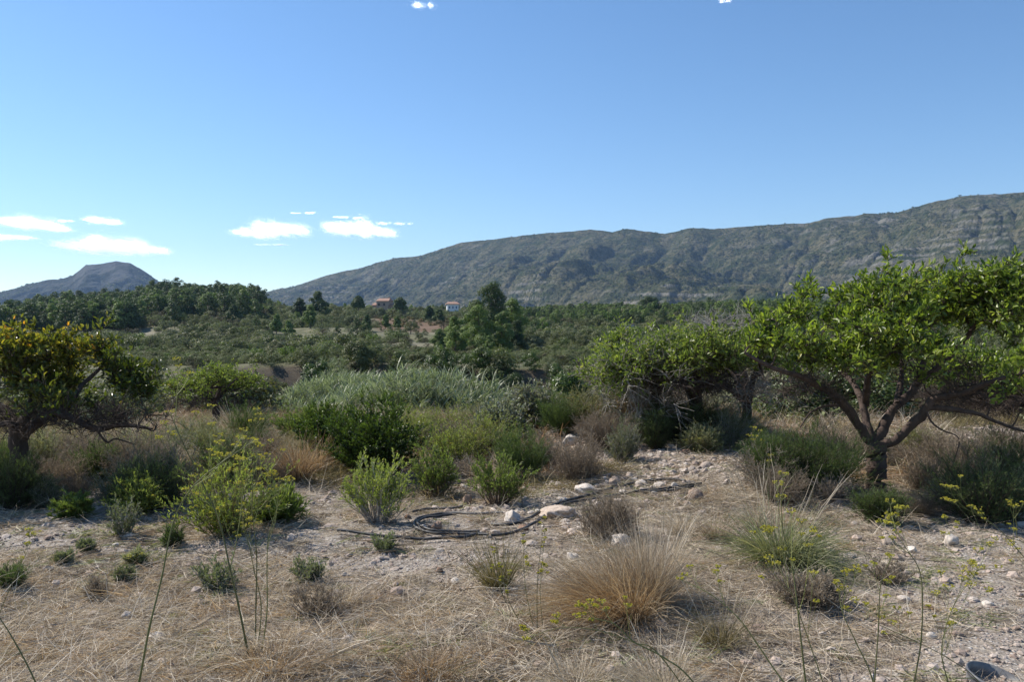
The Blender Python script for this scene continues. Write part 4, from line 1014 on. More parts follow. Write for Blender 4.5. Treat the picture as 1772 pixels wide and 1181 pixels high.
# ------------------------------------------------------------------ rocks
RK = [(988, 771, 34, 20, 'rock', "large white boulder on top of the brown mound"), (1203, 867, 32, 24, 'rock_tan', "square pale rock at the right end of the hoses"),
 (1015, 856, 40, 18, 'rock', "broad flat grey rock above the two long hoses"), (1064, 842, 24, 18, 'rock_tan', "upright tan rock between two grey ones above the hoses"),
 (1112, 842, 26, 13, 'rock', "low grey rock lying on the upper hose"), (1090, 828, 14, 11, 'rock', "small pale stone on the stony track"),
 (972, 900, 72, 24, 'rock_tan', "long tan slab lying beneath the hose"), (886, 905, 36, 22, 'rock', "pale rock on the left beside the hose"),
 (757, 922, 20, 21, 'rock_brown', "round brown stone inside the hose coil"), (734, 920, 12, 12, 'rock', "little pale stone inside the hose coil"),
 (905, 921, 20, 14, 'rock_brown', "brown stone touching the lower hose"), (1187, 788, 24, 13, 'rock_brown', "dark brown stone at the back of the stony track"),
 (1650, 946, 27, 26, 'rock', "grey white rock in the shade under the right bushes"), (1540, 944, 26, 18, 'rock_tan', "pinkish rock on the gravel left of the shaded rock"),
 (1580, 957, 18, 14, 'rock', "small grey stone right of the pinkish rock"), (1686, 1002, 15, 13, 'rock', "small white stone on the right gravel"),
 (1614, 1110, 20, 13, 'rock', "white stone on gravel left of the sunken pot"), (1078, 950, 34, 34, 'rock', "pale boulder half hidden behind the golden tussock"),
 (992, 972, 24, 16, 'rock', "pale rock left of the half hidden boulder"), (218, 1072, 18, 12, 'rock', "pale blue grey stone alone in the left straw"),
 (880, 1146, 28, 16, 'rock_brown', "grey brown stone at the bottom middle"), (852, 1150, 20, 14, 'rock_tan', "tan stone beside the grey brown one at the bottom"),
 (803, 848, 18, 10, 'rock', "pale stone left of the bright feathery shrub"), (808, 874, 18, 20, 'rock_tan', "mottled tan rock at the foot of the bright feathery shrub"),
 (1440, 1131, 16, 11, 'rock', "grey stone among the right foreground stalks"), (705, 899, 12, 9, 'rock_brown', "dark pebble behind the hose coil"),
 (510, 872, 26, 10, 'rock', "flat white stone right of the bright green low plant"), (648, 1062, 20, 10, 'rock_tan', "tan stone in the straw left of the rush clump"),
 (1300, 1085, 18, 10, 'rock_tan', "orange tan stone on the gravel right of the golden tussock"), (1470, 1000, 26, 8, 'rock', "flat white stone behind the low brown cushion"),
 (1712, 1052, 20, 9, 'rock', "flat pale stone on the gravel above the pot"), (935, 1160, 22, 13, 'rock_tan', "pinkish stone at the bottom right of centre"),
 (150, 1000, 18, 10, 'rock_tan', "pinkish stone on the left gravel"), (135, 968, 16, 8, 'rock_brown', "reddish stone among the tiny tufts"),
 (760, 994, 16, 9, 'rock_brown', "brown stone on bare ground below the hoses"), (1560, 893, 14, 8, 'rock', "pale stone lying in the citrus shade")]
for k, (px, py, wp, hp, mt, lab) in enumerate(RK):
    b = G(px, py); s = b[1] / F; r = np.random.default_rng(1500 + k)
    me = rockmesh(r, 4, .42, hp / wp * 1.25, M[mt], 1.0, 13)
    q = wp * s / 2
    link("boulder" if wp > 30 else "stone", me, None, (b[0], b[1] + q * .5, b[2] + q * hp / wp * .55), r.uniform(-.5, .5), q * .95, lab, "rock")
# the rubble of the stony track: mid-sized stones, each its own
def rubble():
    r = np.random.default_rng(21); var = [rockmesh(r, 2, .28, f, M['rock'], e, 6) for f, e in ((.6, 1.2), (.5, 1.4), (.75, 1.1), (.45, 1.3), (.7, 1.0), (.55, 1.25))]
    k = 0
    while k < 230:
        if k < 130: px = r.normal(1110, 95); py = r.normal(822, 28)
        elif k < 180: px = r.normal(950, 60); py = r.normal(905, 26)
        else: px = r.uniform(0, 1772); py = r.uniform(900, 1170)
        if not (0 < px < 1772 and 775 < py < 1175) or (k < 130 and px > 1290): continue
        b = G(px, py); q = min(.0085 * math.exp(r.normal(.5, .5)) * (1 + .06 * b[1]), .05)
        big = "larger" if q > .024 else "small"
        if k < 130: w = "on the stony track, " + ("left end" if px < 1040 else ("left of its middle" if px < 1110 else ("right of its middle" if px < 1180 else "right end"))) + (", back" if py < 815 else ", front"); g = "stones in the rubble of the stony track"
        elif k < 180: w = "in the rubble around the hoses " + ("near the loop" if px < 930 else "near the slab"); g = "stones in the rubble around the hoses"
        else: w = "on open ground " + ("at the left" if px < 450 else ("left of the golden tussock" if px < 950 else ("right of the golden tussock" if px < 1400 else "at the right"))) + (", front" if py > 1040 else ", back"); g = "loose stones on the open foreground ground"
        o = link("stone", var[r.integers(0, 6)], None, (b[0], b[1], b[2] + q * .15), r.uniform(0, 6.28), q, None, "rock", g)
        REG.append((o, big + " pale stone", w, px, b[1]))
        o.rotation_euler = (r.normal(0, .25), r.normal(0, .25), r.uniform(0, 6.28)); k += 1
rubble()

# ------------------------------------------------------------------ irrigation hoses
m_, nt_, out_ = newmat("black_polyethylene")
nn_ = noise(nt_, 14, 4, .6, geo_pos(nt_))
finish(nt_, out_, ramp(nt_, nn_, [(.4, (.018, .018, .020)), (.66, (.08, .075, .07)), (.85, (.2, .18, .16))]), .5, .4)
M['hose'] = m_
m_, nt_, out_ = newmat("dusty_polyethylene")
nn_ = noise(nt_, 14, 4, .6, geo_pos(nt_))
finish(nt_, out_, ramp(nt_, nn_, [(.35, (.09, .085, .08)), (.7, (.26, .23, .20))]), .6, .4)
M['hose_grey'] = m_
def hose(pp, rad, mat, label):
    rad *= .95
    c = np.array([G(a, b) for a, b in pp]); m = len(c)
    t = np.linspace(0, m - 1, (m - 1) * 10 + 1); i = np.minimum(t.astype(int), m - 2); f = (t - i)[:, None]
    p0 = c[np.maximum(i - 1, 0)]; p1 = c[i]; p2 = c[i + 1]; p3 = c[np.minimum(i + 2, m - 1)]
    q = .5 * (2 * p1 + (p2 - p0) * f + (2 * p0 - 5 * p1 + 4 * p2 - p3) * f ** 2 + (3 * p1 - p0 - 3 * p2 + p3) * f ** 3)
    z = H(q[:, 0], q[:, 1]) + rad * 1.2; z = np.convolve(np.pad(z, 4, mode='edge'), np.ones(9) / 9, 'valid'); q[:, 2] = z + .016
    b = q[0].copy(); mb = MB(); tubes(mb, (q - b)[None], np.full((1, len(q)), rad), 10)
    n = 10                                             # closed ends
    mb.add(np.concatenate([(mb.V[0][:n]), [q[0] - b]]), [[(k + 1) % n, k, n] for k in range(n)], .5)
    mb.add(np.concatenate([(mb.V[0][-n:]), [q[-1] - b]]), [[k, (k + 1) % n, n] for k in range(n)], .5)
    link("hose", mb.mesh("hose", M[mat]), None, b, label=label, cat="hose")
hose([(584, 925), (615, 929), (650, 933), (700, 938), (750, 939), (800, 936), (830, 930)], .012, 'hose', "long black hose whose free end lies left of the coil")
hose([(830, 927), (790, 928), (750, 926), (728, 918), (722, 910), (735, 904), (758, 900), (790, 896)], .012, 'hose', "black hose bent into a loop round the brown stone")
hose([(845, 932), (800, 932), (755, 931), (728, 925), (716, 915), (724, 905), (745, 899), (765, 896)], .011, 'hose', "outer black hose of the loop")
hose([(714, 892), (742, 887), (786, 885), (800, 882)], .011, 'hose', "short black hose piece behind the loop")
hose([(750, 898), (780, 896), (820, 897), (870, 893)], .012, 'hose_grey', "dusty grey hose behind the loop")
hose([(850, 916), (885, 915), (914, 905), (943, 889), (990, 871), (1038, 858), (1060, 851)], .014, 'hose', "upper black hose running up to the tan rock")
hose([(1080, 846), (1106, 840), (1140, 837), (1172, 836), (1185, 838)], .013, 'hose', "black hose lying past the low grey rock on the track")
hose([(850, 934), (890, 928), (930, 908), (950, 893), (981, 877), (1027, 870), (1074, 861), (1106, 855), (1158, 851), (1214, 843)], .012, 'hose', "lower black hose ending by the square pale rock")
hose([(1110, 858), (1150, 856), (1175, 853), (1200, 848)], .012, 'hose', "second black hose parallel to the lower one's end")

# ------------------------------------------------------------------ half-sunk pot at the bottom right
m_, nt_, out_ = newmat("weathered_plastic")
nn_ = noise(nt_, 9, 5, .6, nt_.nodes.new("ShaderNodeTexCoord").outputs["Object"])
finish(nt_, out_, ramp(nt_, nn_, [(.35, (.06, .06, .07)), (.65, (.20, .20, .20))]), .5, .4)
M['plastic'] = m_
def pot():
    b = P(1718, 1160, 3.72); b[2] = H(b[0], b[1])
    R0, hgt = .118, .20
    prof = [(.74 * R0, -.16), (.80 * R0, -.10), (.97 * R0, hgt - .20 + .03), (R0, .045), (1.05 * R0, .045), (1.05 * R0, .06), (.99 * R0, .062), (.94 * R0, .03), (.78 * R0, -.08), (.72 * R0, -.13), (.01, -.13)]
    k = 48; a = np.arange(k) * 2 * np.pi / k
    V = np.array([[rr * math.cos(t), rr * math.sin(t), z] for rr, z in prof for t in a])
    fc = [[i * k + j, i * k + (j + 1) % k, (i + 1) * k + (j + 1) % k, (i + 1) * k + j] for i in range(len(prof) - 1) for j in range(k)]
    mb = MB(); mb.add(V, fc, .5, 0, True)
    r = np.random.default_rng(5)
    e = link("plant_pot", None, None, (b[0], b[1], b[2] - .02), 0, 1, "dark plastic pot half sunk in the ground with weeds inside", "pot")
    e.rotation_euler = (math.radians(9), math.radians(12), 0)
    link("pot_wall", mb.mesh("pot_wall", M['plastic']), e)
    o = link("weeds", tuft(r, 90, .13, .07, .3, .004, M['weed'], .9), e); o.location = (0, 0, -.12)
pot()

# ------------------------------------------------------------------ tall flowering stalks in front (fennel)
def umbel(fl, st, tip, d, r, s=.035):
    n = 9
    d = d / np.linalg.norm(d); ends = tip + d * s * .8 + rdir(n, r, -.1, .6) * s
    pth = np.stack([np.repeat(tip[None], n, 0), (tip + ends) / 2 + d * s * .15, ends], 1)
    tubes(st, pth, np.array([.0009, .0007, .0006])[None] * np.ones((n, 1)), 3, .7)
    m = 9; c = np.repeat(ends, m, 0) + rdir(n * m, r, 0, 1) * s * .22
    leaves(fl, c, rdir(n * m, r, .1, 1), .0048 * np.ones(n * m), .0048 * np.ones(n * m), r, 0, r.random(n * m))
def stalk(seed, pp, label, rad=.0045, nb=6, tb=.45, bl=.22, us=.030, parts_twigs=0):
    us *= .62; nb = nb if nb < 4 else int(round(nb * .75))
    """pp: (px, py, depth); the first point is on the ground"""
    r = np.random.default_rng(seed); c = np.array([P(*q) for q in pp]); c[0, 2] = H(c[0, 0], c[0, 1]) - .02
    b = c[0].copy(); c = c - b; m = len(c); st = MB(); fl = MB()
    t = np.linspace(0, m - 1, (m - 1) * 6 + 1); i = np.minimum(t.astype(int), m - 2); f = (t - i)[:, None]
    p0 = c[np.maximum(i - 1, 0)]; p1 = c[i]; p2 = c[i + 1]; p3 = c[np.minimum(i + 2, m - 1)]
    q = .5 * (2 * p1 + (p2 - p0) * f + (2 * p0 - 5 * p1 + 4 * p2 - p3) * f ** 2 + (3 * p1 - p0 - 3 * p2 + p3) * f ** 3)
    rad *= .72; rr = np.linspace(rad, rad * .3, len(q)) * (1 + .25 * (np.arange(len(q)) % 6 == 0))
    tubes(st, q[None], rr[None], 6, r.uniform(.2, .6))
    for k in range(nb):
        u = tb + (1 - tb) * (k + r.uniform(0, .9)) / nb; j = min(int(u * (len(q) - 1)), len(q) - 2)
        d = unit(unit(q[j + 1] - q[j]) * 1.0 + rdir(1, r, -.1, .7)[0] * .8)
        L = bl * r.uniform(.45, 1.1) * (1.15 - .5 * (k / nb))
        a = arcs(q[j][None], d[None], L, -.25, 5, r, .04)[0]
        tubes(st, a[None], np.linspace(rad * .4, rad * .2, 5)[None], 4, r.uniform(.5, .9))
        umbel(fl, st, a[-1], a[-1] - a[-2], r, us * r.uniform(.7, 1.2))
        for _ in range(2):
            d2 = unit(d + rdir(1, r)[0] * .8); a2 = arcs(a[r.integers(1, 4)][None], d2[None], L * .5, -.2, 4, r, .04)[0]
            tubes(st, a2[None], np.linspace(rad * .28, rad * .18, 4)[None], 3, .8)
            if r.random() < .75: umbel(fl, st, a2[-1], a2[-1] - a2[-2], r, us * r.uniform(.5, .9))
    if nb: umbel(fl, st, q[-1], q[-1] - q[-2], r, us * 1.1)
    parts = [("stem", st.mesh("stem", M['fennel_stem']))]
    if nb: parts.append(("blossoms", fl.mesh("blossoms", M['flower'])))
    thing("flowering_stalk", parts, label, "wild flower", b)
stalk(1, [(205, 1330, 3.0), (240, 1185, 3.0), (258, 1090, 3.0), (280, 1000, 3.05), (300, 905, 3.1), (332, 845, 3.1), (385, 800, 3.15), (430, 770, 3.2)], "tall dark stalk bending right across the left gravel", .006, 4, .62, .20)
stalk(2, [(432, 1146, 4.0), (425, 1110, 4.0), (412, 1045, 4.0), (398, 985, 4.0), (380, 905, 4.05), (352, 840, 4.1), (318, 770, 4.1), (296, 720, 4.15)], "thick dark stalk leaning left in front of the flowering shrub", .008, 8, .42, .34, .034)
stalk(3, [(442, 1112, 4.25), (443, 1040, 4.25), (444, 960, 4.25), (436, 880, 4.25), (440, 800, 4.3), (438, 735, 4.35)], "straight stalk rising right of the thick leaning one", .005, 8, .40, .28)
stalk(4, [(452, 1120, 4.1), (462, 1060, 4.1), (462, 980, 4.1), (465, 930, 4.1), (480, 870, 4.1), (470, 830, 4.1)], "thin stalk nearest the brown cushion, with umbels right of the shrub", .0045, 7, .45, .26)
stalk(5, [(446, 1116, 4.15), (452, 1050, 4.15), (440, 990, 4.15), (428, 930, 4.15), (410, 870, 4.15), (405, 820, 4.2)], "thin stalk crossing between the straight one and the thick one", .004, 8, .42, .28)
stalk(6, [(120, 1330, 3.05), (65, 1190, 3.0), (30, 1120, 3.0), (-5, 1065, 3.0), (-60, 1000, 3.0)], "dark stalk leaning out at the bottom left corner", .005, 2, .8, .1)
stalk(7, [(-30, 1130, 4.1), (0, 1060, 4.1), (30, 990, 4.1), (60, 930, 4.15)], "thin faint stalk at the left edge over gravel", .003, 3, .5, .1)
stalk(8, [(1415, 1330, 3.0), (1394, 1180, 3.0), (1383, 1080, 3.0), (1372, 990, 3.05), (1355, 920, 3.1), (1352, 868, 3.1)], "upright green stalk with yellow umbels before the grey green tussock", .0055, 8, .35, .22, .026)
stalk(9, [(1490, 1330, 3.0), (1430, 1200, 3.0), (1420, 1170, 3.0), (1375, 1040, 3.0), (1360, 1010, 3.0), (1330, 930, 3.1)], "leaning stalk crossing the upright green one", .004, 6, .5, .2, .024)
stalk(10, [(1470, 1330, 3.05), (1358, 1184, 3.0), (1310, 1115, 3.0), (1277, 1070, 3.0), (1230, 1030, 3.0), (1180, 1005, 3.05)], "dark stalk leaning left at the bottom right of centre", .0048, 2, .7, .1, .02)
stalk(11, [(1500, 1330, 3.0), (1513, 1184, 3.0), (1520, 1090, 3.0), (1524, 1014, 3.0), (1540, 970, 3.0)], "pale green forked stalk in the right foreground", .0042, 4, .55, .14, .022)
stalk(12, [(1560, 1330, 3.0), (1582, 1184, 3.0), (1594, 1110, 3.0), (1596, 1030, 3.0), (1590, 985, 3.0), (1568, 950, 3.0), (1549, 915, 3.05)], "tall yellow green stalk arching left in the right foreground", .0045, 5, .7, .18, .026)
stalk(13, [(1540, 1330, 3.1), (1510, 1178, 3.1), (1480, 1110, 3.1), (1458, 1060, 3.1), (1462, 1030, 3.1)], "brown stalk leaning left between green ones at right", .0045, 3, .7, .12, .026)
stalk(14, [(1330, 1330, 2.9), (1205, 1188, 2.9), (1150, 1140, 2.9), (1097, 1112, 2.9), (1066, 1083, 2.9), (1040, 1074, 2.9), (1003, 1070, 2.9)], "green stalk lying low across the golden tussock foot", .0048, 5, .5, .10, .02)
stalk(15, [(1290, 1330, 2.95), (1150, 1145, 2.95), (1097, 1113, 2.95), (1024, 1090, 2.95), (962, 1089, 2.95), (915, 1106, 2.95)], "thin pale stalk curving left below the golden tussock", .0034, 4, .45, .08, .02)
stalk(16, [(1960, 1150, 4.0), (1830, 1030, 4.0), (1772, 965, 4.0), (1715, 905, 4.0), (1640, 868, 4.0)], "pale stalk with small umbels reaching in from the right edge", .004, 8, .3, .2, .026)
stalk(17, [(1950, 1080, 4.4), (1840, 985, 4.4), (1772, 940, 4.4), (1700, 920, 4.4), (1640, 925, 4.4)], "second thin stalk reaching in below the pale one at right", .004, 8, .3, .22, .026)
stalk(18, [(1760, 1330, 3.1), (1700, 1190, 3.1), (1640, 1140, 3.1), (1560, 1100, 3.1), (1470, 1060, 3.1)], "dark thin stalk slanting left of the sunken pot", .0034, 6, .4, .16, .024)
stalk(19, [(1690, 1330, 3.0), (1640, 1180, 3.0), (1630, 1120, 3.0), (1650, 1050, 3.0), (1690, 990, 3.0)], "yellow flowering stalk just left of the sunken pot", .0036, 8, .3, .2, .026)
for q, (a, b_) in enumerate([(940, 1092), (925, 1088), (905, 1080), (890, 1066), (930, 1096)]):
    tp = [(942, 935), (905, 930), (868, 985), (855, 960), (942, 900)][q]; Yb = G(a, b_)[1]
    stalk(40 + q, [(a, b_, Yb), ((a + tp[0]) / 2 - 6, (b_ + tp[1]) / 2 + 8, Yb), (tp[0], tp[1], Yb)], ["dark sprig at the right of the thin sprig cluster", "second dark sprig of the cluster from the right", "leaning dark sprig in the middle of the cluster", "leftmost dark sprig of the thin cluster", "tallest dark sprig of the cluster left of the golden tussock"][q], .0035, 3, .5, .07, .014)
stalk(50, [(1325, 905, G(1325, 905)[1]), (1330, 860, 7.0), (1318, 790, 7.0), (1300, 760, 7.0)], "yellow flowering stalk at the foot of the wide feathery bush", .004, 6, .4, .2, .04)
stalk(51, [(270, 800, 8.0), (262, 760, 8.0), (275, 715, 8.0)], "yellow flowering stalk in front of the long bare branches", .004, 6, .3, .3, .05)

# ------------------------------------------------------------------ middle distance plants
def puff_crown(seed, Ht, R, npuff, ncard, card, shape='pine', trunk=True, aspect=1.6):
    """many small leaf clumps on overlapping puffs; returns (trunk MB, crown MB)"""
    r = np.random.default_rng(seed); tr = MB(); cr = MB()
    C = []; Rs = []
    for k in range(npuff):
        u = (k + .5) / npuff
        if shape == 'pine':
            z = Ht * (.16 + .74 * u); rad = R * (1 - .80 * max(0, (u - .15) / .85) ** 1.5) * (.72 + .28 * min(1, u / .15))
            a = k * 2.4 + r.uniform(-.5, .5); q = rad * r.uniform(.25, .78)
            s = Ht * r.uniform(.10, .17) * (1.1 - .5 * u)
        elif shape == 'umbrella':
            z = Ht * (.48 + .4 * u); rad = R * (1 - .75 * u ** 2); a = k * 2.4 + r.uniform(-.5, .5); q = rad * r.uniform(.2, .8); s = Ht * r.uniform(.12, .18)
        else:
            z = Ht * (.06 + .70 * u); rad = R * math.sqrt(max(.05, 1 - (u * .92) ** 2)); a = k * 2.4 + r.uniform(-.6, .6); q = rad * r.uniform(.2, .85)
            s = min(R, Ht) * r.uniform(.22, .38)
        C.append((math.cos(a) * q, math.sin(a) * q, z)); Rs.append(s)
    C = np.array(C); Rs = np.array(Rs)
    n = ncard; k = r.choice(npuff, n, p=Rs ** 2 / (Rs ** 2).sum())
    d = rdir(n, r, -.55, 1.0); rr = r.uniform(.45, 1.1, n) ** .7
    pos = C[k] + d * (Rs[k] * rr)[:, None] * np.array([1.05, 1.05, .85])
    pos[:, 2] = np.maximum(pos[:, 2], .03 * Ht)
    ax = unit(d + rdir(n, r) * .7 + np.array([0, 0, .35]))
    tone = np.clip(.45 * r.random(n) + .35 * r.random(npuff)[k] + .18, 0, 1)
    leaves(cr, pos, unit(rdir(n, r) + np.array([0, 0, .5])), card * r.uniform(.6, 1.3, n) * aspect, card * r.uniform(.6, 1.2, n), r, .1, tone, 0, False, .3, d + np.array([0, 0, .4]))
    if trunk:
        pth = np.array([[[0, 0, -.3], [.02 * Ht, 0, Ht * .3], [0, .02 * Ht, Ht * .6], [0, 0, Ht * .86]]])
        tubes(tr, pth, np.array([[.026, .02, .013, .004]]) * Ht, 6, .4)
        b = np.repeat(np.array([[0, 0, Ht * .3]]), npuff, 0); b[:, 2] = np.clip(C[:, 2] - .5 * np.hypot(C[:, 0], C[:, 1]), .12 * Ht, .8 * Ht)
        br = np.stack([b, (b + C) / 2 - [0, 0, .02 * Ht], C], 1); tubes(tr, br, np.array([[.009, .006, .002]]) * Ht * np.ones((npuff, 1)), 4, .4)
    return tr, cr

def merged(name, tr, cr, mats):
    mb = MB()
    for s, mi in ((tr, 0), (cr, 1)):
        for V, Fc, T, S in zip(s.V, s.Fa, s.T, s.S):
            pass
    off = 0
    for s, mi in ((tr, 0), (cr, 1)):
        base = 0
        for V, Fc, T, S in zip(s.V, s.Fa, s.T, s.S):
            mb.add(V, Fc - base, T, mi, bool(S[0])) ; base += 0
            # faces in s are already offset by the running count of s
            mb.Fa[-1] = Fc + off
        off += s.n
    return mb.mesh(name, mats)

PINES = [merged("pine", *puff_crown(700 + k, 1.0, .36 + .05 * (k % 3), 15 + 3 * (k % 2), 1500, .036, 'pine'), [M['pine_bark'], M['pine']]) for k in range(5)]
PINESL = [merged("pine", *puff_crown(710 + k, 1.0, .34, 13, 1300, .038, 'pine'), [M['pine_bark'], M['pine_light']]) for k in range(3)]
UMB = [merged("pine", *puff_crown(720 + k, 1.0, .42, 12, 1300, .036, 'umbrella'), [M['pine_bark'], M['pine']]) for k in range(2)]
def bushes(mat, seed, n, cards=1100, card=.060, R=.62): return [merged("bush", *puff_crown(seed + k, 1.0, R + .08 * k, 10 + 2 * k, cards, card, 'bush', True, 1.3), [M['twig_dark'], M[mat]]) for k in range(n)]
SCR = bushes('scrub', 730, 4); OLV = bushes('olive', 740, 4, 1200, .055); BRT = bushes('scrub_bright', 750, 2); DRK = bushes('dark_leaf', 760, 3, 2600, .036)
RED = bushes('redfield', 770, 2, 500, .09); VIN = bushes('vine', 775, 2, 500, .09); BRN = bushes('brownscrub', 780, 2, 900, .05)

ALLV = PINES + PINESL + UMB + SCR + OLV + BRT + DRK + RED + VIN + BRN
def ix(me): return ALLV.index(me)

def hero(name, seed, px, Y, hm, R, npuff, ncard, card, mat, shape, label, bark='pine_bark', cat='tree', group=None):
    tr, cr = puff_crown(seed, hm, R, npuff, ncard, card, shape)
    x = (px - CX) / F * Y
    thing(name, [("trunk", tr.mesh("trunk", M[bark])), ("crown", cr.mesh("crown", M[mat]))], label, cat, gpt(x, Y))
# the clump of pines right of the white house
hero("pine_tree", 801, 850, 126, 10.6, 4.6, 30, 15000, .17, 'pine', 'pine', "tallest rounded dark pine of the clump right of the white house")
hero("pine_tree", 802, 885, 132, 8.2, 3.6, 20, 8000, .17, 'pine_light', 'pine', "broad pine right behind the tallest one of the clump")
hero("pine_tree", 803, 824, 132, 7.8, 2.8, 20, 8000, .17, 'pine_light', 'pine', "broad pine on the left shoulder of the tallest one")
hero("pine_tree", 804, 787, 104, 5.2, 2.1, 16, 7500, .13, 'pine_light', 'pine', "light green young pine at the left end of the clump")
hero("pine_tree", 805, 828, 100, 6.4, 2.4, 16, 7500, .13, 'pine_light', 'pine', "light green young pine in front of the tallest pine")
hero("pine_tree", 806, 868, 101, 5.6, 2.2, 14, 7000, .13, 'pine_light', 'pine', "light green young pine right of centre in the clump")
hero("pine_tree", 807, 895, 106, 4.6, 1.6, 14, 5000, .13, 'pine', 'pine', "young pine at the right end of the clump")
hero("pine_tree", 808, 846, 88, 2.6, .9, 10, 3500, .10, 'pine_light', 'pine', "tiny bright pine at the foot of the clump")
hero("pine_tree", 809, 760, 112, 3.4, 1.5, 12, 4500, .13, 'pine_light', 'pine', "low green pine left of the clump")
hero("pine_tree", 810, 537, 215, 6.4, 2.2, 16, 4500, .24, 'pine_light', 'pine', "round lit pine standing alone in the olive scrub")
hero("pine_tree", 811, 478, 205, 5.2, 1.8, 14, 3500, .24, 'pine_light', 'pine', "lit pine left of the lone round one")
hero("pine_tree", 812, 499, 200, 4.4, 1.5, 14, 3500, .24, 'pine_light', 'pine', "small lit pine close beside the lone round one")
hero("pine_tree", 813, 405, 225, 6.6, 2.6, 16, 4500, .26, 'pine', 'pine', "dark round pine standing below the wood on the left hill")
hero("pine_tree", 814, 549, 290, 10.5, 4.2, 20, 6000, .36, 'pine', 'pine', "large dark pine between the wooded hill and the pink house")
hero("pine_tree", 815, 519, 285, 8.6, 3.4, 18, 5000, .34, 'pine', 'pine', "dark pine just left of the large one by the pink house")
hero("pine_tree", 816, 620, 300, 8.2, 2.6, 16, 4500, .34, 'pine', 'umbrella', "umbrella shaped pine left of the pink house")
hero("pine_tree", 817, 692, 305, 7.8, 3.0, 16, 4500, .34, 'pine', 'umbrella', "umbrella shaped pine rising right behind the pink house")
hero("pine_tree", 818, 743, 285, 6.0, 2.8, 16, 4500, .34, 'pine', 'pine', "round dark pine left of the white house")
hero("pine_tree", 819, 760, 280, 5.2, 2.6, 16, 4500, .34, 'pine', 'pine', "round dark pine touching the white house on its left")
hero("pine_tree", 820, 667, 215, 3.8, 1.2, 12, 3000, .22, 'pine_light', 'pine', "small lit pine below the pink house")
hero("pine_tree", 821, 687, 215, 3.4, 1.2, 12, 3000, .22, 'pine_light', 'pine', "small lit pine right of its twin below the pink house")
hero("pine_tree", 822, 635, 205, 4.4, 1.3, 12, 3000, .22, 'pine', 'pine', "slender pine below and left of the pink house")
hero("carob_tree", 830, 985, 50, 5.6, 2.0, 22, 12000, .095, 'dark_leaf', 'bush', "big dark rounded carob at the right end of the dirt terrace", 'twig_dark')
hero("carob_tree", 831, 658, 42, 4.6, .8, 14, 6500, .075, 'dark_leaf', 'bush', "upright dark bush standing in the reeds on the left", 'twig_dark')
hero("carob_tree", 832, 706, 40, 4.3, 1.3, 16, 8500, .075, 'dark_leaf', 'bush', "rounder dark bush standing in the reeds on the right", 'twig_dark')
hero("carob_tree", 833, 590, 50, 4.6, 1.5, 16, 8000, .08, 'dark_leaf', 'bush', "dark bush at the left rim of the reed bed", 'twig_dark')
for q, (a_, b_, h_) in enumerate(((505, 58, 3.4), (545, 60, 3.0), (470, 54, 3.2), (620, 62, 2.8), (735, 60, 3.0), (790, 56, 4.6), (830, 52, 5.0), (880, 56, 4.2), (930, 54, 4.6))):
    hero("bush", 840 + q, a_, b_, h_, 1.3 + .1 * (q % 4), 14, 6000, .09, ('scrub', 'dark_leaf', 'scrub_bright')[q % 3], 'bush', "%s big rounded bush in the ravine from the left, round the reed bed" % ORD[q], 'twig_dark', 'bush')
hero("carob_tree", 834, 1125, 340, 9.5, 6.0, 18, 4500, .40, 'pine', 'bush', "broad dark tree group standing on the far ridge skyline", 'pine_bark')
hero("cypress_tree", 835, 1066, 335, 5.5, .7, 12, 1200, .25, 'pine', 'pine', "thin dark cypress on the far ridge left of the broad trees")

def place(meshes, px, Y, h, name, kindword, where, cat, group, r, wide=1.0, size=None):
    x = (px - CX) / F * Y
    o = link(name, meshes[r.integers(0, len(meshes))], None, gpt(x, Y), r.uniform(0, 6.28), (h * wide, h * wide, h), None, cat, group)
    REG.append((o, kindword, where, px, Y)); return o
def vis_row(px, Y): x = (px - CX) / F * Y; return HOR + (CZ - float(H(x, Y))) / Y * F

KW = {}
for L_, w_ in ((PINES, "dark pine"), (PINESL, "light green pine"), (UMB, "umbrella pine"), (SCR, "dull green bush"), (OLV, "grey green bush"), (BRT, "bright green bush"), (DRK, "glossy dark bush"), (BRN, "dry brown bush")):
    for m_ in L_: KW[m_.name] = w_
def put(ms, px, Y, h, name, where, cat, group, r, wide=1.0, tall=None):
    me = ms[r.integers(0, len(ms))]; sz = "" if tall is None else ("tall " if h > tall else "low ")
    return place([me], px, Y, h, name, sz + KW[me.name], where, cat, group, r, wide)
def zone(px, marks):
    for lim, nm in marks:
        if px < lim: return nm
    return marks[-1][1]
r = np.random.default_rng(33)
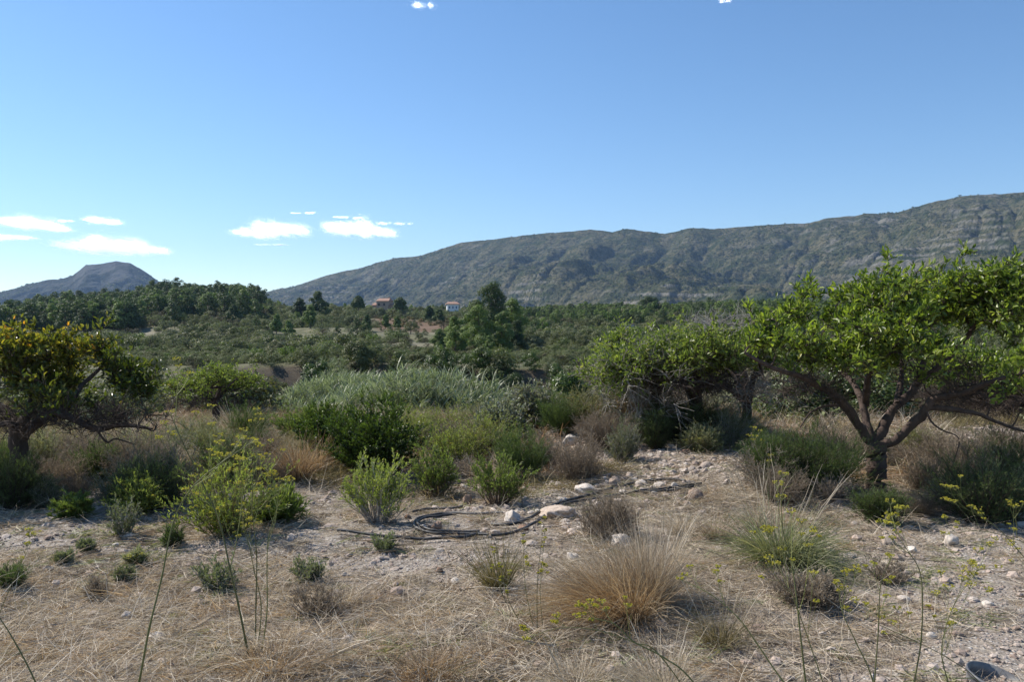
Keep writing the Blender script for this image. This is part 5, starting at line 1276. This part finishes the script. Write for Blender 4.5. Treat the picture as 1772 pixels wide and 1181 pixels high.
# pine wood on the left hill and the pines of the far right ridge, each its own tree
LZ = [(60, "at the left edge"), (130, "below the peak's left shoulder"), (200, "below the rocky peak"), (270, "below the peak's right flank"), (330, "right of the peak"), (395, "in the right half"), (999, "at the right end")]
RZ = [(985, "nearest the clump of tall pines"), (1075, "above the stone hut"), (1160, "below the broad skyline trees"), (1250, "above the half dead citrus"), (9999, "beside the large citrus crown")]
k = 0; taken = []
while k < 240:
    if k < 160:
        px = r.uniform(-30, 458); Y = r.uniform(215, 385) if r.random() < .72 else r.uniform(368, 392)
        if Y < 270 and px > 330 and r.random() < .7: continue
        if Y < 228 and px > 150: continue
        row = "on the crest of the hill wood" if Y > 352 else ("high in the hill wood" if Y > 300 else ("halfway up the hill wood" if Y > 258 else "low in the hill wood"))
        where = row + " " + zone(px, LZ); grp = "pines of the wood on the left hill"
    else:
        px = r.uniform(900, 1350); Y = r.uniform(250, 385)
        where = ("on the top of the plantation " if Y > 330 else "low in the plantation ") + zone(px, RZ); grp = "pines of the plantation on the right"
    if any((px - a) ** 2 / 100 + (Y - b) ** 2 / 60 < 1 for a, b in taken): continue
    taken.append((px, Y))
    h = r.uniform(7.0, 10.5) if k < 160 else r.uniform(3.8, 6.4)
    ms = PINES if (k < 160 and r.random() < .52) else (PINES + PINESL + PINESL)
    if k < 160 and Y > 360: ms = PINES
    put(ms, px, Y, h, "pine_tree", where, "tree", grp, r, 1.1, 8.4 if k < 160 else 5.1); k += 1
for k in range(34):
    px = r.uniform(430, 1000); Y = r.uniform(170, 300)
    if 640 < px < 810: px += 190
    put(PINES + PINESL, px, Y, r.uniform(3.4, 6.4), "pine_tree", "on the scrubby slope " + zone(px, [(560, "left of the pink house"), (660, "below the pink house"), (900, "below the white villa"), (9999, "right of the clump of pines")]), "tree", "scattered pines on the middle slope", r, 1.1, 4.8)
# bushes one can tell apart on the ravine banks
for k in range(68):
    px = r.uniform(745, 1010); Y = r.uniform(40, 64)
    if px < 800 and Y < 54: Y += 10
    put([DRK, SCR, DRK, DRK, SCR][r.integers(0, 5)], px, Y, r.uniform(1.3, 2.2) if Y > 58 else r.uniform(2.4, 4.0), "bush", "below the dirt terrace " + zone(px, [(810, "beside the reeds"), (870, "left of its middle"), (930, "right of its middle"), (9999, "by the dark carob")]), "bush", "bushes on the ravine bank below the dirt terrace", r, 1.05, 2.1)
for k in range(64):
    px = r.uniform(430, 770); Y = r.uniform(52, 72)
    put([DRK, SCR, BRT, OLV, SCR][r.integers(0, 5)], px, Y, r.uniform(1.0, 2.0) if Y > 60 else r.uniform(1.8, 3.0), "bush", "behind the reed bed " + zone(px, [(530, "at its left"), (620, "left of its middle"), (690, "right of its middle"), (9999, "near the dirt terrace")]), "bush", "bushes on the far bank behind the reed bed", r, 1.05, 2.4)
for k in range(50):
    px = r.uniform(190, 560); Y = r.uniform(22, 56)
    if px > 470 and Y < 50: continue
    put([BRN, OLV, OLV, SCR, SCR][r.integers(0, 5)], px, Y, r.uniform(.9, 1.8), "bush", ("near " if Y < 36 else "far ") + "left of the reeds " + zone(px, [(280, "beside the yellowing citrus"), (440, "behind the small pale citrus"), (9999, "right of the small pale citrus")]), "bush", "scrub bushes left of the reed bed", r, 1.2, 1.3)
for k in range(42):
    px = r.uniform(930, 1772); Y = r.uniform(22, 62)
    put([BRT, SCR, OLV, BRN, SCR][r.integers(0, 5)], px, Y, r.uniform(1.0, 2.1), "bush", ("close " if Y < 40 else "far ") + "behind the citrus row " + zone(px, [(1150, "at its left end"), (1330, "at its middle"), (1560, "left of the forked trunk"), (9999, "right of the forked trunk")]), "bush", "bushes behind the citrus row", r, 1.2, 1.5)
for k in range(44):
    px = r.uniform(1290, 1800); Y = r.uniform(13.5, 21)
    if abs(px - 1680) < 90 and Y < 15: continue
    put([SCR, OLV, BRN, SCR, DRK][r.integers(0, 5)], px, Y, r.uniform(.6, 1.35), "bush", "behind the large citrus " + zone(px, [(1420, "far left"), (1530, "left of the fork"), (1660, "right of the fork"), (9999, "near the right edge")]), "bush", "thicket behind the large citrus", r, 1.25, 1.0)
for k in range(26):
    px = r.uniform(-20, 300); Y = r.uniform(15, 40)
    put([SCR, OLV, BRN][r.integers(0, 3)], px, Y, r.uniform(.7, 1.5), "bush", "under the yellowing citrus " + zone(px, [(90, "by the trunk"), (190, "under the bare branches"), (9999, "beyond the branch ends")]), "bush", "scrub bushes behind the yellowing citrus", r, 1.2, 1.1)

# the rest: scrub and plantation masses nobody could count
def mass():
    r = np.random.default_rng(44); px = []; Y = []; S = []; I = []; Wd = []
    n = 11500
    u = r.uniform(-160, 1930, n); y = np.sqrt(r.uniform(60 ** 2, 400 ** 2, n))
    u = np.concatenate([u, r.uniform(200, 1800, 1500)]); y = np.concatenate([y, r.uniform(62, 112, 1500)])
    for a, b in zip(u, y):
        if b < 68.5 and 770 < a < 945: continue
        x = (a - CX) / F * b
        f = float(fbm(x * .03, b * .03, 61, 3)); f2 = float(fbm(x * .045, b * .02, 63, 3))
        if f2 > .2 and 100 < b < 260 and r.random() < .8: continue
        t = r.random(); h = .65 + (2.2 * r.random() ** 1.9 if b > 112 else .55 * r.random()) * (1 + b / 380); w = 1.25
        if 636 < a < 800 and 205 < b < 292:
            if r.random() < .3: continue
            m = RED if r.random() < .55 else (OLV if r.random() < .6 else BRN); h = r.uniform(.6, 1.6)
        elif 280 < a < 392 and 128 < b < 148: m = VIN; h = r.uniform(.5, .8)
        elif a < 100 and 190 < b < 225: m = VIN; h = r.uniform(.6, .9)
        elif 700 < a < 830 and 100 < b < 150: m = BRN if t < .45 else (OLV if t < .8 else SCR); h = r.uniform(.6, 1.3)
        elif 940 < a < 1130 and 215 < b < 262 : m = OLV; h = r.uniform(1.0, 1.9)
        elif f > .12: m = SCR if t < .6 else (BRT if t < .72 else OLV)
        elif f > -.2: m = OLV if t < .62 else (SCR if t < .93 else BRN)
        else: m = OLV if t < .5 else (BRN if t < .68 else SCR)
        if b < 100: h *= .8
        px.append(a); Y.append(b); S.append(h); I.append(ix(m[r.integers(0, len(m))])); Wd.append(w)
    px = np.array(px); Y = np.array(Y); x = (px - CX) / F * Y; S = np.array(S)
    scatter("undergrowth", ALLV, np.stack([x, Y, H(x, Y)], -1), np.stack([0 * x, 0 * x, r.uniform(0, 6.28, len(x))], -1), np.stack([S * 1.25, S * 1.25, S], -1), I,
            "grey green olive scrub covering the rolling slopes", "undergrowth")
    # far pine plantation and skyline wood
    px = []; Y = []; S = []; I = []
    for k in range(2300):
        t = r.random()
        if t < .38: a = r.uniform(-120, 450); b = r.uniform(212 if a < 240 else 245, 400)
        elif t < .80: a = r.uniform(890, 1500); b = r.uniform(255, 420)
        else: a = r.uniform(440, 1900); b = r.uniform(340, 420)
        if t > .8 and 600 < a < 800 and b < 345: continue
        h = r.uniform(5.5, 9.0) if t < .38 else r.uniform(2.8, 5.4)
        m = PINES if r.random() < (.8 if t < .38 else .45) else PINESL
        px.append(a); Y.append(b); S.append(h); I.append(ix(m[r.integers(0, len(m))]))
    px = np.array(px); Y = np.array(Y); x = (px - CX) / F * Y; S = np.array(S)
    scatter("forest", ALLV, np.stack([x, Y, H(x, Y)], -1), np.stack([0 * x, 0 * x, r.uniform(0, 6.28, len(x))], -1), np.stack([S * 1.12, S * 1.12, S], -1), I,
            "pine wood filling the hill slopes between the nearer trees", "forest")
mass()

# scrub dots on the mountainsides
FARB = [merged("bush", *puff_crown(790 + k, 1.0, .6, 6, 90, .22, 'bush', True, 1.2), [M['twig_dark'], M['scrub']]) for k in range(3)]
for nm_, pv_ in SHR:
    r = np.random.default_rng(len(pv_)); n = len(pv_); s_ = r.uniform(2.2, 6.0, n) * (1.0 + .5 * (r.random(n) < .1))
    scatter("scrub_of_" + nm_, FARB, pv_ + r.normal(0, 2.5, (n, 3)) * [1, 1, 0] - [0, 0, .6], np.stack([0 * s_, 0 * s_, r.uniform(0, 6.28, n)], -1), np.stack([s_ * 1.3, s_ * 1.3, s_ * .8], -1), r.integers(0, 3, n),
            "dark scrub dotted over the %s" % nm_.replace("_", " "), "mountain scrub")
# reeds in the ravine
def reeds():
    r = np.random.default_rng(55); var = []
    for k in range(5):
        st = MB(); n = 26
        base = np.stack([r.uniform(-.6, .6, n), r.uniform(-.6, .6, n), 0 * r.random(n)], -1); d = np.stack([r.normal(.12, .12, n), r.normal(0, .12, n), np.ones(n)], -1)
        p = arcs(base, d, r.uniform(2.2, 3.1, n), .06, 5, r, .01)
        tubes(st, p, np.linspace(.012, .005, 5)[None] * np.ones((n, 1)), 3, r.random(n))
        per = 22; i = np.repeat(np.arange(n), per); t = r.uniform(.2, 1, n * per) * 4; j = np.minimum(t.astype(int), 3); f = (t - j)[:, None]
        b = p[i, j] * (1 - f) + p[i, j + 1] * f; dd = np.stack([r.normal(.2, .5, n * per), r.normal(0, .5, n * per), r.uniform(.8, 1.8, n * per)], -1)
        q = arcs(b, dd, r.uniform(.35, .75, n * per), .3, 4, r, .01)
        ribbons(st, q, np.array([.022, .034, .022, .003])[None] * np.ones((n * per, 1)), r.random(n * per), 0, r)
        var.append(st.mesh("reed", M['reed']))
    n = 4200; u = r.uniform(470, 900, n); Y = r.uniform(26, 64, n)
    x = (u - CX) / F * Y
    inside = (u > 505 + .0 * Y) & (u < 560 + (64 - Y) * 9.5) & (u > 420 + 3.9 * (Y - 24))
    inside &= H(x, Y) < -1.9
    x, Y, n = x[inside], Y[inside], inside.sum()
    # thin where the stand would grow on the high bank
    uu = CX + F * x / Y; rowt = np.interp(uu, [470, 520, 580, 640, 700, 760, 830, 900], [700, 680, 655, 634, 618, 640, 676, 700]) + (64 - Y) * 1.5 + 6 * r.normal(size=n) + 46 * fbm(x * .30, Y * .16, 301, 4) - 6; top = np.clip(CZ + (HOR - rowt) / F * Y - H(x, Y), .2, 4.4); sink = np.maximum(0, 2.4 - top); top = np.maximum(top, 2.4)
    scatter("reeds", var, np.stack([x, Y, H(x, Y) - sink], -1), np.stack([0 * x, 0 * x, r.uniform(-.5, .5, n)], -1), top / 3.0, r.integers(0, 5, n), "bed of pale grey green giant reeds filling the ravine", "reeds")
reeds()

# ------------------------------------------------------------------ houses
def plain(name, a, b, sc=1.5, rough=.85):
    m, nt, out = newmat(name); n = noise(nt, sc, 5, .6, geo_pos(nt)); finish(nt, out, ramp(nt, n, [(.35, a), (.7, b)]), rough, .2); return m
M['pink_wall'] = plain("pink_render", (.34, .25, .20), (.44, .33, .27)); M['tile'] = plain("terracotta_tiles", (.27, .16, .12), (.40, .26, .20), 3)
M['white_wall'] = plain("white_render", (.66, .68, .72), (.78, .79, .80)); M['glass_dark'] = plain("dark_window", (.03, .035, .04), (.06, .065, .07), 1, .25)
M['stone_wall'] = plain("stone_wall", (.34, .33, .33), (.48, .46, .45), 2); M['shutter'] = plain("blue_shutter", (.10, .16, .26), (.14, .20, .32))
def part(e, name, mat, fn, parent=None):
    mb = MB(); fn(mb); return link(name, mb.mesh(name, M[mat]), parent or e)
def gable(mb, c, s, h, rz=0, hip=.0, ov=.35):
    x, y = s[0] / 2 + ov, s[1] / 2 + ov; hx = x - hip
    v = np.array([[-x, -y, 0], [x, -y, 0], [x, y, 0], [-x, y, 0], [-hx, 0, h], [hx, 0, h], [-x, -y, -.18], [x, -y, -.18], [x, y, -.18], [-x, y, -.18]], float)
    v = v + np.array(c); mb.add(v, [[0, 1, 5, 4], [2, 3, 4, 5], [6, 9, 8, 7], [0, 6, 7, 1], [1, 7, 8, 2], [2, 8, 9, 3], [3, 9, 6, 0]]); mb.add(v, [[1, 2, 5], [3, 0, 4]])
def win(e, x, y, z, w, h, mat='glass_dark', frame='white_wall'):
    f = part(e, "window", frame, lambda mb: box(mb, (x, y - .03, z), (w + .24, .14, h + .24)))
    part(e, "pane", mat, lambda mb: box(mb, (x, y - .12, z), (w, .06, h)), f)
Yh = 330.; xh = (668 - CX) / F * Yh; zh = float(CZ + (HOR - 546) / F * Yh) - .3
e = link("country_house", None, None, (xh, Yh, zh), math.radians(-12), .88, "pink country house with terracotta roofs standing among pines on the slope", "house")
part(e, "wall", 'pink_wall', lambda mb: (box(mb, (-.6, 0, 2.6), (5.6, 6, 8.2)), box(mb, (3.4, .4, 1.6), (3.9, 5.4, 6.0)), box(mb, (-4.4, 1, 1.8), (3.0, 5, 6.2))))
part(e, "roof", 'tile', lambda mb: gable(mb, (-.6, 0, 6.75), (5.6, 6), 1.3, 0, .5))
part(e, "roof", 'tile', lambda mb: gable(mb, (3.3, .4, 4.66), (3.9, 5.4), 1.2, 0, .4))
part(e, "roof", 'tile', lambda mb: gable(mb, (-4.5, 1, 4.96), (3.0, 5), 1.1, 0, .4))
part(e, "chimney", 'pink_wall', lambda mb: box(mb, (1.4, .5, 7.8), (.7, .7, 1.8)))
part(e, "veranda", 'pink_wall', lambda mb: [box(mb, (5.75 + .9 * q, -2.3, 1.2), (.3, .3, 4.6)) for q in range(3)] + [box(mb, (6.65, -2.3, 3.62), (2.3, .5, .25)), box(mb, (6.65, -2.3, 1.5), (2.1, .2, .12))])
for q in ((-2.2, -3.0, 5.2), (.3, -3.0, 5.2), (-2.2, -3.0, 2.2), (.3, -3.0, 2.2), (3.2, -2.3, 3.2), (4.5, -2.3, 3.2)): win(e, *q, .8, 1.1, frame='pink_wall')
Yh = 345.; xh = (783 - CX) / F * Yh; zh = float(H(xh, Yh))
e = link("villa", None, None, (xh, Yh, zh - .5), math.radians(8), .9, "white villa with a low tiled roof half hidden by pines", "house")
part(e, "wall", 'white_wall', lambda mb: box(mb, (0, 0, 3.1), (5.2, 6, 7.0)))
part(e, "roof", 'tile', lambda mb: gable(mb, (0, 0, 6.78), (5.2, 6), 1.1, 0, 1.2, .6))
part(e, "chimney", 'stone_wall', lambda mb: box(mb, (1.6, .6, 7.7), (.9, .9, 1.7)))
for q in ((-1.6, -3.0, 5.2), (0, -3.0, 5.2), (1.6, -3.0, 5.2), (-1.6, -3.0, 2.9), (0, -3.0, 2.9), (1.6, -3.0, 2.9)): win(e, *q, .6, 1.0, 'shutter')
Yh = 205.; xh = (1083 - CX) / F * Yh; zh = float(CZ + (HOR - 573) / F * Yh)
e = link("farm_hut", None, None, (xh, Yh, zh - .3), math.radians(-10), 1, "low stone hut with a flat pale roof above the half bare citrus", "hut")
part(e, "wall", 'stone_wall', lambda mb: box(mb, (0, 0, .6), (4.0, 3.2, 2.6)))
part(e, "roof", 'tile', lambda mb: box(mb, (0, 0, 1.98), (4.3, 3.5, .16)))
part(e, "door", 'glass_dark', lambda mb: box(mb, (.9, -1.62, .9), (.8, .08, 1.6)))
Yh = 190.; xh = (1003 - CX) / F * Yh; zh = float(CZ + (HOR - 583) / F * Yh)
mb = MB(); box(mb, (0, 0, 0), (3.8, .4, 1.6)); box(mb, (0, 0, .84), (3.9, .5, .08))
link("field_wall", mb.mesh("field_wall", M['white_wall']), None, (xh, Yh, zh), math.radians(6), 1, "short pale wall catching the sun in the scrub left of the stone hut", "wall")

# ------------------------------------------------------------------ clouds (drifts of small droplets far beyond the haze)
m_, nt_, out_ = newmat("cloud_white")
df = nt_.nodes.new("ShaderNodeBsdfDiffuse"); df.inputs[0].default_value = (.82, .82, .82, 1)
tl_ = nt_.nodes.new("ShaderNodeBsdfTranslucent"); tl_.inputs[0].default_value = (.82, .82, .82, 1)
mx = nt_.nodes.new("ShaderNodeAddShader"); nt_.links.new(df.outputs[0], mx.inputs[0]); nt_.links.new(tl_.outputs[0], mx.inputs[1])
nt_.links.new(mx.outputs[0], out_.inputs[0]); M['cloud'] = m_
def cloud(seed, px, py, w, h, label, dens=1.0, tilt=0.0, wisp=0.0):
    w *= .93; h *= 1.12; dens *= .9
    r = np.random.default_rng(seed); Yc = 14000.; s = Yc / F; n = int(w * h * 8.5 * dens)
    nl = max(2, int(w / 18)); lc = np.linspace(-.42, .42, nl) + r.normal(0, .03, nl); lh = (1 - (lc / .5) ** 2) ** .6 * r.uniform(.6, 1.1, nl)
    k = r.choice(nl, n, p=lh / lh.sum()); g = r.normal(size=(n, 3))
    g = g * (.72 + .3 * r.random((n, 1)) ** 3)
    pos = np.stack([lc[k] * w + g[:, 0] * w / nl * .62, g[:, 1] * h * .8, g[:, 2] * h * .34 * lh[k] + h * .14 * lh[k] + tilt * lc[k] * w], -1)
    f = fbm(pos[:, 0] / 7 + seed, pos[:, 2] / 3.0, seed, 4); keep = f + .25 * r.normal(size=len(f)) > -.12 + wisp + .22 * np.linalg.norm(g, axis=1) - .2
    pos = pos[keep]; pos[:, 2] = np.where(pos[:, 2] < -h * .22, -h * .22 + (pos[:, 2] + h * .22) * .4, pos[:, 2]); n = len(pos)
    V0 = np.array([[1, 0, 0], [-1, 0, 0], [0, 1, 0], [0, -1, 0], [0, 0, 1], [0, 0, -1.]]); F0 = np.array([[0, 2, 4], [2, 1, 4], [1, 3, 4], [3, 0, 4], [2, 0, 5], [1, 2, 5], [3, 1, 5], [0, 3, 5]])
    sz = s * r.uniform(.22, .62, n) * np.clip(1.3 - .36 * np.linalg.norm(g[keep], axis=1), .35, 1)
    V = pos[:, None] * s + V0[None] * sz[:, None, None]
    mb = MB(); mb.add(V.reshape(-1, 3), (F0[None] + (np.arange(n) * 6)[:, None, None]).reshape(-1, 3), .5)
    link("cloud", mb.mesh("cloud", M['cloud']), None, P(px, py, Yc), label=label, cat="cloud")
cloud(1, 58, 391, 118, 27, "long white cloud at the left edge above the peak", 1, -.12)
cloud(2, 14, 412, 56, 19, "small white cloud beneath the long one at the left edge")
cloud(3, 177, 384, 42, 17, "small white cloud high right of the long left one", 1, -.1)
cloud(4, 192, 431, 210, 30, "longest white cloud right over the rocky peak", 1, -.06)
cloud(5, 470, 403, 136, 30, "ragged white cloud left of the smooth pointed one", .9, .03)
cloud(6, 620, 401, 122, 32, "smooth pointed white cloud above the ridge's low end", 1.1, -.08)
cloud(7, 115, 383, 16, 7, "tiny cloud fleck between the two upper left clouds", 1.6)
cloud(8, 525, 369, 30, 6, "thin wisp above the ragged cloud", .5, 0, .1)
cloud(9, 607, 377, 40, 6, "thin wisp above the pointed cloud", .45, -.05, .15)
cloud(10, 682, 388, 44, 12, "faint wisps at the right of the pointed cloud", .3, 0, .15)
cloud(11, 731, 9, 26, 12, "small lone cloud at the top of the sky", .6)
cloud(12, 470, 424, 34, 8, "little fleck beneath the ragged cloud", .6, 0, .05)
cloud(13, 1256, 1, 14, 8, "tiny cloud fleck cut by the top edge", .6)

# ------------------------------------------------------------------ haze: one closed box of even air
mb = MB(); x0, x1, y0, y1, z0, z1 = -5700, 5700, -900, 5900, -80, 620
box(mb, ((x0 + x1) / 2, (y0 + y1) / 2, (z0 + z1) / 2), (x1 - x0, y1 - y0, z1 - z0))
m_ = bpy.data.materials.new("haze"); m_.use_nodes = True; nt_ = m_.node_tree; nt_.nodes.clear(); out_ = nt_.nodes.new("ShaderNodeOutputMaterial")
pv = nt_.nodes.new("ShaderNodeVolumePrincipled"); pv.inputs["Color"].default_value = (.42, .64, 1.0, 1); pv.inputs["Density"].default_value = 6.5e-5; pv.inputs["Anisotropy"].default_value = .2
nt_.links.new(pv.outputs[0], out_.inputs["Volume"])
link("haze", mb.mesh("haze", m_), kind='stuff', label="faint bluish air over the whole valley", cat="haze")

name_them()
